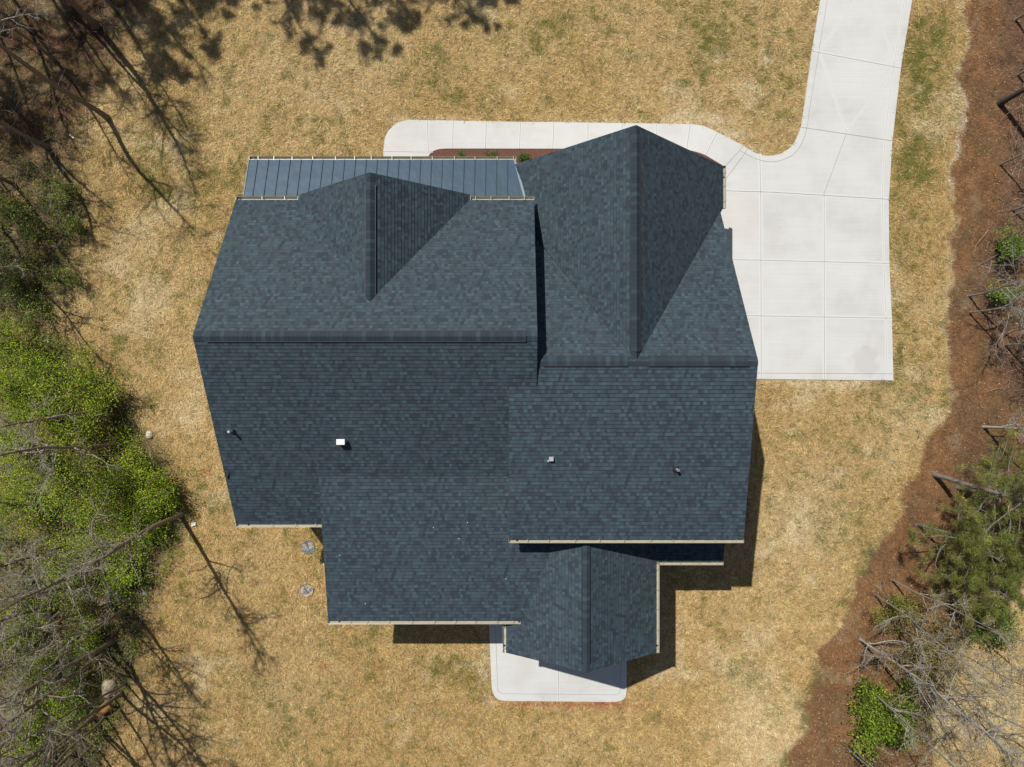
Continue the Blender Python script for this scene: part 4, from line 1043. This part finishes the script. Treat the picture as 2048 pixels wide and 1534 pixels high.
# lime green leafy saplings
lime = (.235,.37,.014)
SAP = [(130,1150,1.4,1.0,'yellow green bush under the small bare tree with yellow grey twigs'),(30,1270,1.4,1.1,'yellow green bush at the left edge below the spreading grey twigs'),(140,1410,1.0,.9,'yellow green bush just below the pale broken board'),(60,1490,1.2,1.0,'yellow green bush at the very bottom left'),(330,985,1.3,.8,'lime bush at the tip of the green patch nearest the house'),(310,1050,1.0,.8,'low lime bush at the woods edge right of the leaning tree foot'),(250,1150,1.3,.9,'yellow green bush beneath the slim bare tree at the lower left'),(180,1270,1.3,1.0,'yellow green bush left of the dark footed bare tree'),(80,1330,1.5,1.1,'yellow green bush among the trunks left of the pale board'),
 (60,1210,1.4,1.1,'yellow green bush at the left edge under the spreading grey twigs'),(90,1420,1.2,.9,'yellow green bush in the bottom left corner'),(170,1110,1.6,1.1,'lime bush behind the large leaning trunk'),(10,690,2.6,1.2,'lime green sapling at the left edge, topmost of the green patch'),
 (70,735,2.8,1.3,'lime green leafy sapling at the left, nearest the bare soil'),(150,760,3.0,1.5,'lime green leafy sapling behind the dry lawn edge, above the brown trunk'),(25,800,4.0,1.6,'lime green leafy tree at the left edge, upper one'),
 (110,830,3.6,1.6,'lime green leafy tree in the middle of the green patch'),(195,800,2.4,1.1,'small lime green sapling beside the narrow pale stone'),(30,905,3.8,1.6,'lime green leafy tree at the left edge, lower one'),
 (265,945,2.4,1.25,'bright lime green bush by the small cream stone'),(300,985,2.0,1.0,'lime green bush nearest the lawn, beside the leaf shadows'),(205,985,2.8,1.4,'lime green bush left of the leaning tree foot'),(115,960,3.2,1.5,'lime green bush under the grey twigs'),
 (60,1010,2.6,1.4,'lime green bush at the left edge beneath the arching twigs'),(255,1035,1.8,1.0,'low green bush beside the trunk of the leaning tree')]
for i, (px, py, ht, rad, lab) in enumerate(SAP):
    make_shrub('leafy_sapling', px, py, rad, ht, lab, lime, int(2500*rad), .066, cat='sapling', group='lime green saplings in the left woods', seed=30+i, stems=13, dead=.08, spread=.17, stemc=(.2,.16,.10))
dk = (.15,.23,.022)
for i, (px, py, ht, rad, lab) in enumerate([(125,385,.8,.8,'dark green bramble bush beside the trunk shadow at the upper left'),(150,455,.7,.6,'dark green bush at the woods edge halfway up the left side'),(60,470,1.2,1.0,'dark green bush in the shade at the left side'),(120,560,1.0,.9,'green bush below the dark shaded brambles'),(30,570,1.4,1.1,'dark green bush at the left edge above the lime trees'),(70,620,1.2,1.0,'green bush bordering the bare soil patch'),(25,420,1.2,.9,'dark bush at the left edge beside a thin trunk'),
      (165,1225,.9,.8,'olive green bush among bare twigs at the lower left'),(255,1120,.9,.8,'green bush below the leaning tree at the woods edge'),(225,1180,.9,.7,'green bush between thin trunks at the lower left'),(150,1345,1.0,.6,'small dark green conifer bush above the pale board')]):
    make_shrub('bramble_bush', px, py, rad, ht, lab, dk, int(1500*rad), .062, group='dark green bushes in the left woods', seed=50+i, stems=10, dead=.28)

# right hand side
GR = 'bare trees along the right edge'; silver = (.25,.235,.21)
RT = [
 (2000,207,9.0,.17,(.2,.2),'black barked tree at the upper right with an orange band round its trunk', dict(first=.5,seed=101,bark=(.07,.06,.055),nb=12)),
 (1938,592,8.0,.075,(.5,.1),'silver grey bent bare tree at the right edge, upper of the two by the soil', dict(first=.2,seed=102,bark=silver,nb=20,twigc=(.30,.285,.255))),
 (1939,625,8.5,.05,(.3,.1),'thin grey bare tree just below the bent silver one', dict(first=.2,seed=103,bark=silver,nb=18,twigc=(.30,.285,.255))),
 (1967,854,8.5,.10,(.3,-.2),'pale trunked tree above the pine crowns at the right edge', dict(first=.12,seed=104,bark=(.42,.40,.37),nb=22,blen=.2)),
 (1783,1159,7.5,.06,(.2,.0),'slender grey tree leaning right, uppermost of those below the pines', dict(first=.2,seed=106,bark=silver,nb=12,blen=.2)),
 (1749,1188,9.5,.06,(.2,.0),'long slender grey tree reaching to the right edge, above the evergreen bush', dict(first=.25,seed=107,bark=silver,nb=16,blen=.2)),
 (1720,1278,9.5,.09,(.0,.1),'silver forked tree at the mulch edge with twigs spread over the soil', dict(first=.04,seed=108,bark=(.36,.35,.33),nb=30,blen=.22,twigc=(.31,.29,.26))),
 (1723,1363,10.0,.08,(.0,.0),'grey tree rising out of the round evergreen bush', dict(first=.2,seed=109,bark=silver,nb=16,blen=.2)),
 (1690,1491,8.5,.07,(.0,.0),'grey trunk at the bottom edge beside the mulch, left one', dict(first=.3,seed=110,bark=silver,nb=12,blen=.2)),
 (1703,1493,8.5,.06,(.2,-.1),'grey trunk at the bottom edge beside the mulch, right one', dict(first=.3,seed=111,bark=silver,nb=12,blen=.2)),
 (1925,1240,8.0,.06,(.0,.1),'grey tree crossing the green bush near the right edge', dict(first=.2,seed=112,bark=silver,nb=14,blen=.22)),
 (1800,1330,9.0,.07,(.1,.0),'bare tree in the middle of the lower right thicket', dict(first=.12,seed=113,bark=(.22,.20,.17),nb=24,blen=.24,twigc=(.30,.26,.19))),
 (1830,1250,8.0,.05,(.1,.0),'thin bare tree right of the forked silver tree', dict(first=.15,seed=114,bark=(.22,.20,.17),nb=18,blen=.26)),
 (1870,1360,9.0,.06,(.2,.1),'bare tree at the edge of the pale grass on the lower right', dict(first=.2,seed=115,bark=silver,nb=16,blen=.22)),
 (1948,1425,8.5,.06,(.2,.1),'grey tree standing in the pale grass at the lower right', dict(first=.2,seed=116,bark=silver,nb=14,blen=.2)),
 (1790,1250,6.5,.04,(-.2,.2),'small upright sapling with yellow green twigs near the evergreen bush', dict(first=.1,seed=117,bark=(.30,.27,.20),nb=22,blen=.34,twigc=(.34,.30,.20))),
 (2010,690,8.0,.07,(.3,.0),'twiggy grey tree at the right edge over dark soil', dict(first=.15,seed=118,bark=silver,nb=22,blen=.3)),
 (2030,40,9.0,.08,(.1,.1),'grey tree in the top right corner', dict(first=.25,seed=120,bark=silver,nb=20,blen=.26)),
 (2035,150,8.5,.07,(.1,.1),'thin grey tree at the right edge above the black barked one', dict(first=.2,seed=121,bark=silver,nb=20,blen=.28)),
 (2025,420,7.5,.06,(.1,.1),'grey twiggy tree at the right edge above the fresh green shrub', dict(first=.15,seed=122,bark=silver,nb=20,blen=.3)),
 (2000,330,7.5,.06,(.4,.1),'thin grey tree below the black barked one', dict(first=.3,seed=119,bark=silver,nb=14,blen=.24)),
]
for px, py, h, r, ln, lab, kw in RT:
    x, y = base(px, py); kw = dict(kw); t_ = make_tree('bare_tree', x, y, h, r*(.72 if r < .15 else 1), lab, group=GR, lean=ln, leafc=(.26,.20,.06), nleaf=700, lsize=.045, **kw)
    if 'orange band' in lab:
        bt = Tubes(); bt.add(np.array([(.04,.04,1.9),(.045,.045,2.02)]), [.165,.165], 14, (.65,.25,.03)); bt.build('band', t_)
for i, (px, py, h) in enumerate([(2110,80,10),(2120,330,10),(2110,560,9),(2130,760,9),(2120,1380,9)]):
    x, y = base(px, py); make_tree('bare_tree', x, y, h, .10, 'bare tree standing beyond the right edge of the view', group='bare trees beyond the right edge', seed=140+i, nb=18, first=.25, bark=silver, blen=.3)
pg = (.155,.172,.036)
PT = [(1869,948,7.5,.15,'pine with a stout grey trunk foot at the mulch edge, right side',dict(lean=(.5,-.6),first=.42,nb=34,crown_r=3.0,seed=201)),
      (1835,1050,5.4,.09,'young green pine below the stout pine',dict(lean=(.2,0),first=.3,nb=34,crown_r=2.5,seed=202)),
      (1885,1108,5.2,.09,'young green pine nearest the bare patch at the right edge',dict(lean=(0,0),first=.3,nb=30,crown_r=2.4,seed=203)),
      (1915,975,6.0,.10,'green pine at the right edge beneath the pale trunked tree',dict(lean=(0,0),first=.35,nb=30,crown_r=2.4,seed=204))]
for px, py, h, r, lab, kw in PT:
    x, y = base(px, py); make_tree('pine_tree', x, y, h, r, lab, group='pines at the right edge', bark=(.22,.19,.17), twigc=(.22,.2,.16), kind_='pine', leafc=pg, nleaf=17000, sub=5, twigs=2, **kw)
make_shrub('evergreen_shrub', 1762, 1425, 1.45, 1.9, 'round glossy evergreen bush on the mulch at the lower right', (.15,.215,.016), 7500, .10, seed=70, stems=16)
make_shrub('leafy_shrub', 2015, 490, 1.0, 1.6, 'airy fresh green shrub at the right edge beside the red soil', (.13,.22,.03), 2000, .07, seed=71)
make_shrub('leafy_shrub', 2005, 590, .7, 1.2, 'small green shrub behind the bent silver tree', (.13,.22,.03), 900, .07, seed=76)
make_shrub('leafy_shrub', 1975, 1245, 1.3, 1.2, 'green shrub under the pines near the right edge', (.10,.17,.03), 3200, .08, seed=72)
make_shrub('leafy_shrub', 1850, 1310, 1.5, 1.8, 'yellow orange budding shrub in the middle of the lower right thicket', (.26,.21,.035), 3600, .055, seed=73, stems=14)
make_shrub('leafy_shrub', 1795, 1215, 1.1, 1.6, 'yellow green twiggy shrub left of the pines', (.20,.21,.03), 2800, .055, seed=74)
make_shrub('leafy_shrub', 1735, 1525, 1.2, .8, 'dry brown shrub at the bottom edge on the mulch', (.17,.13,.06), 1200, .05, seed=75)

# pines beyond the top edge: only their shadows fall on the lawn
OL = [(60,400,14),(10,480,14),(30,300,14),(110,340,12),(110,130,15),(40,60,14),(190,120,15),(20,220,14),(90,560,11)]
for i, (tx, ty, h) in enumerate(OL):
    x, y = base(tx - h/H*545, ty - h/H*755)
    make_tree('pine_tree', x, y, h, .18, 'dense pine beyond the left edge shading the dark brambles', group='pines beyond the left edge', bark=(.14,.10,.08), twigc=(.2,.17,.13), kind_='pine', leafc=pg, nleaf=6000, sub=5, twigs=2, first=.6, nb=18, crown_r=2.0, seed=400+i)
TIP = [(310,80,17),(350,95,17),(450,60,16),(250,40,16),(455,160,17),(390,145,17),(340,70,16),(425,60,15),(672,92,17),(610,60,17),(650,30,16),(765,62,16),(730,20,16),(865,42,16),(920,36,16),(1030,52,16),(980,25,16),(300,10,15),(660,10,16)]
for i, (tx, ty, h) in enumerate(TIP):
    bx_, by_ = tx - h/H*545, ty - h/H*755
    x, y = base(bx_, by_)
    make_tree('pine_tree', x, y, h, .2, 'tall pine beyond the top edge casting clumped shadow on the lawn', group='pines beyond the top edge', bark=(.14,.10,.08), twigc=(.2,.17,.13), kind_='pine', leafc=pg, nleaf=9000, sub=5, twigs=2, first=.68, nb=18, crown_r=1.65, seed=300+i)

# fallen twigs and sticks on both woods floors: nobody could count them
def twig_litter():
    T = Tubes(); R = np.random.default_rng(99); n = 0
    while n < 2600:
        left = R.random() < .72
        px, py = (R.uniform(-60, 330), R.uniform(-60, 1600)) if left else (R.uniform(1690, 2080), R.uniform(200, 1560))
        if left:
            if inside_dist(np.array([px]), np.array([py]), WOODS)[0] < 4 or (py < 1000 and R.random() < .55): continue
        else:
            a_ = np.array([px]); b_ = np.array([py])
            if inside_dist(a_, b_, FORESTR)[0] < 0 and not (py > 1190 and px > 1990 - 1.05*(py-1190) + 120*(py>1400) and px > 1740 and inside_dist(a_, b_, STRAW)[0] > 20): continue
        x, y = base(px, py); a = R.uniform(0, 6.28); z = R.uniform(.03, .5)**1.4
        L = R.uniform(.3, 1.6); Q = wander((x, y, z), (math.cos(a), math.sin(a), R.normal(0, .25)), L, 5, .17, R); Q[:, 2] = np.maximum(Q[:, 2], .02)
        cshade = R.uniform(.5, 1.25); T.add(Q, np.linspace(.009, .0035, 6)*R.uniform(.7, 1.6), 3, np.array((.34,.30,.24))*cshade); n += 1
    o = T.build('twig_litter', None); tag(o, 'fallen grey twigs and dead sticks strewn over the woods floor', 'twigs', kind='stuff')
twig_litter()

def fallen_leaves():
    x, y = scatter(26000, 13, 26, -19, 19); px = x*S+1024; py = -y*S+767
    d = inside_dist(px, py, STRAW); k = (d > 4) & (RNG.random(x.size) < .16 + .35*sst(1150, 1450, py)); x, y = x[k], y[k]; m = x.size
    co, q = leaf_quads(np.stack([x, y, np.full(m, .03)], 1), RNG.uniform(.035, .09, m), .8)
    col = np.where(RNG.random(m)[:, None] < .55, np.array([[.46,.27,.06]]), np.array([[.38,.30,.20]]))*RNG.lognormal(0, .3, m)[:, None]
    o = np_mesh('fallen_leaves', co, q, M['leaf'], np.repeat(np.clip(col, .01, .6), 4, 0), n=4)
    tag(o, 'small yellow and tan fallen leaves scattered over the red brown straw', 'leaves', kind='stuff')
fallen_leaves()
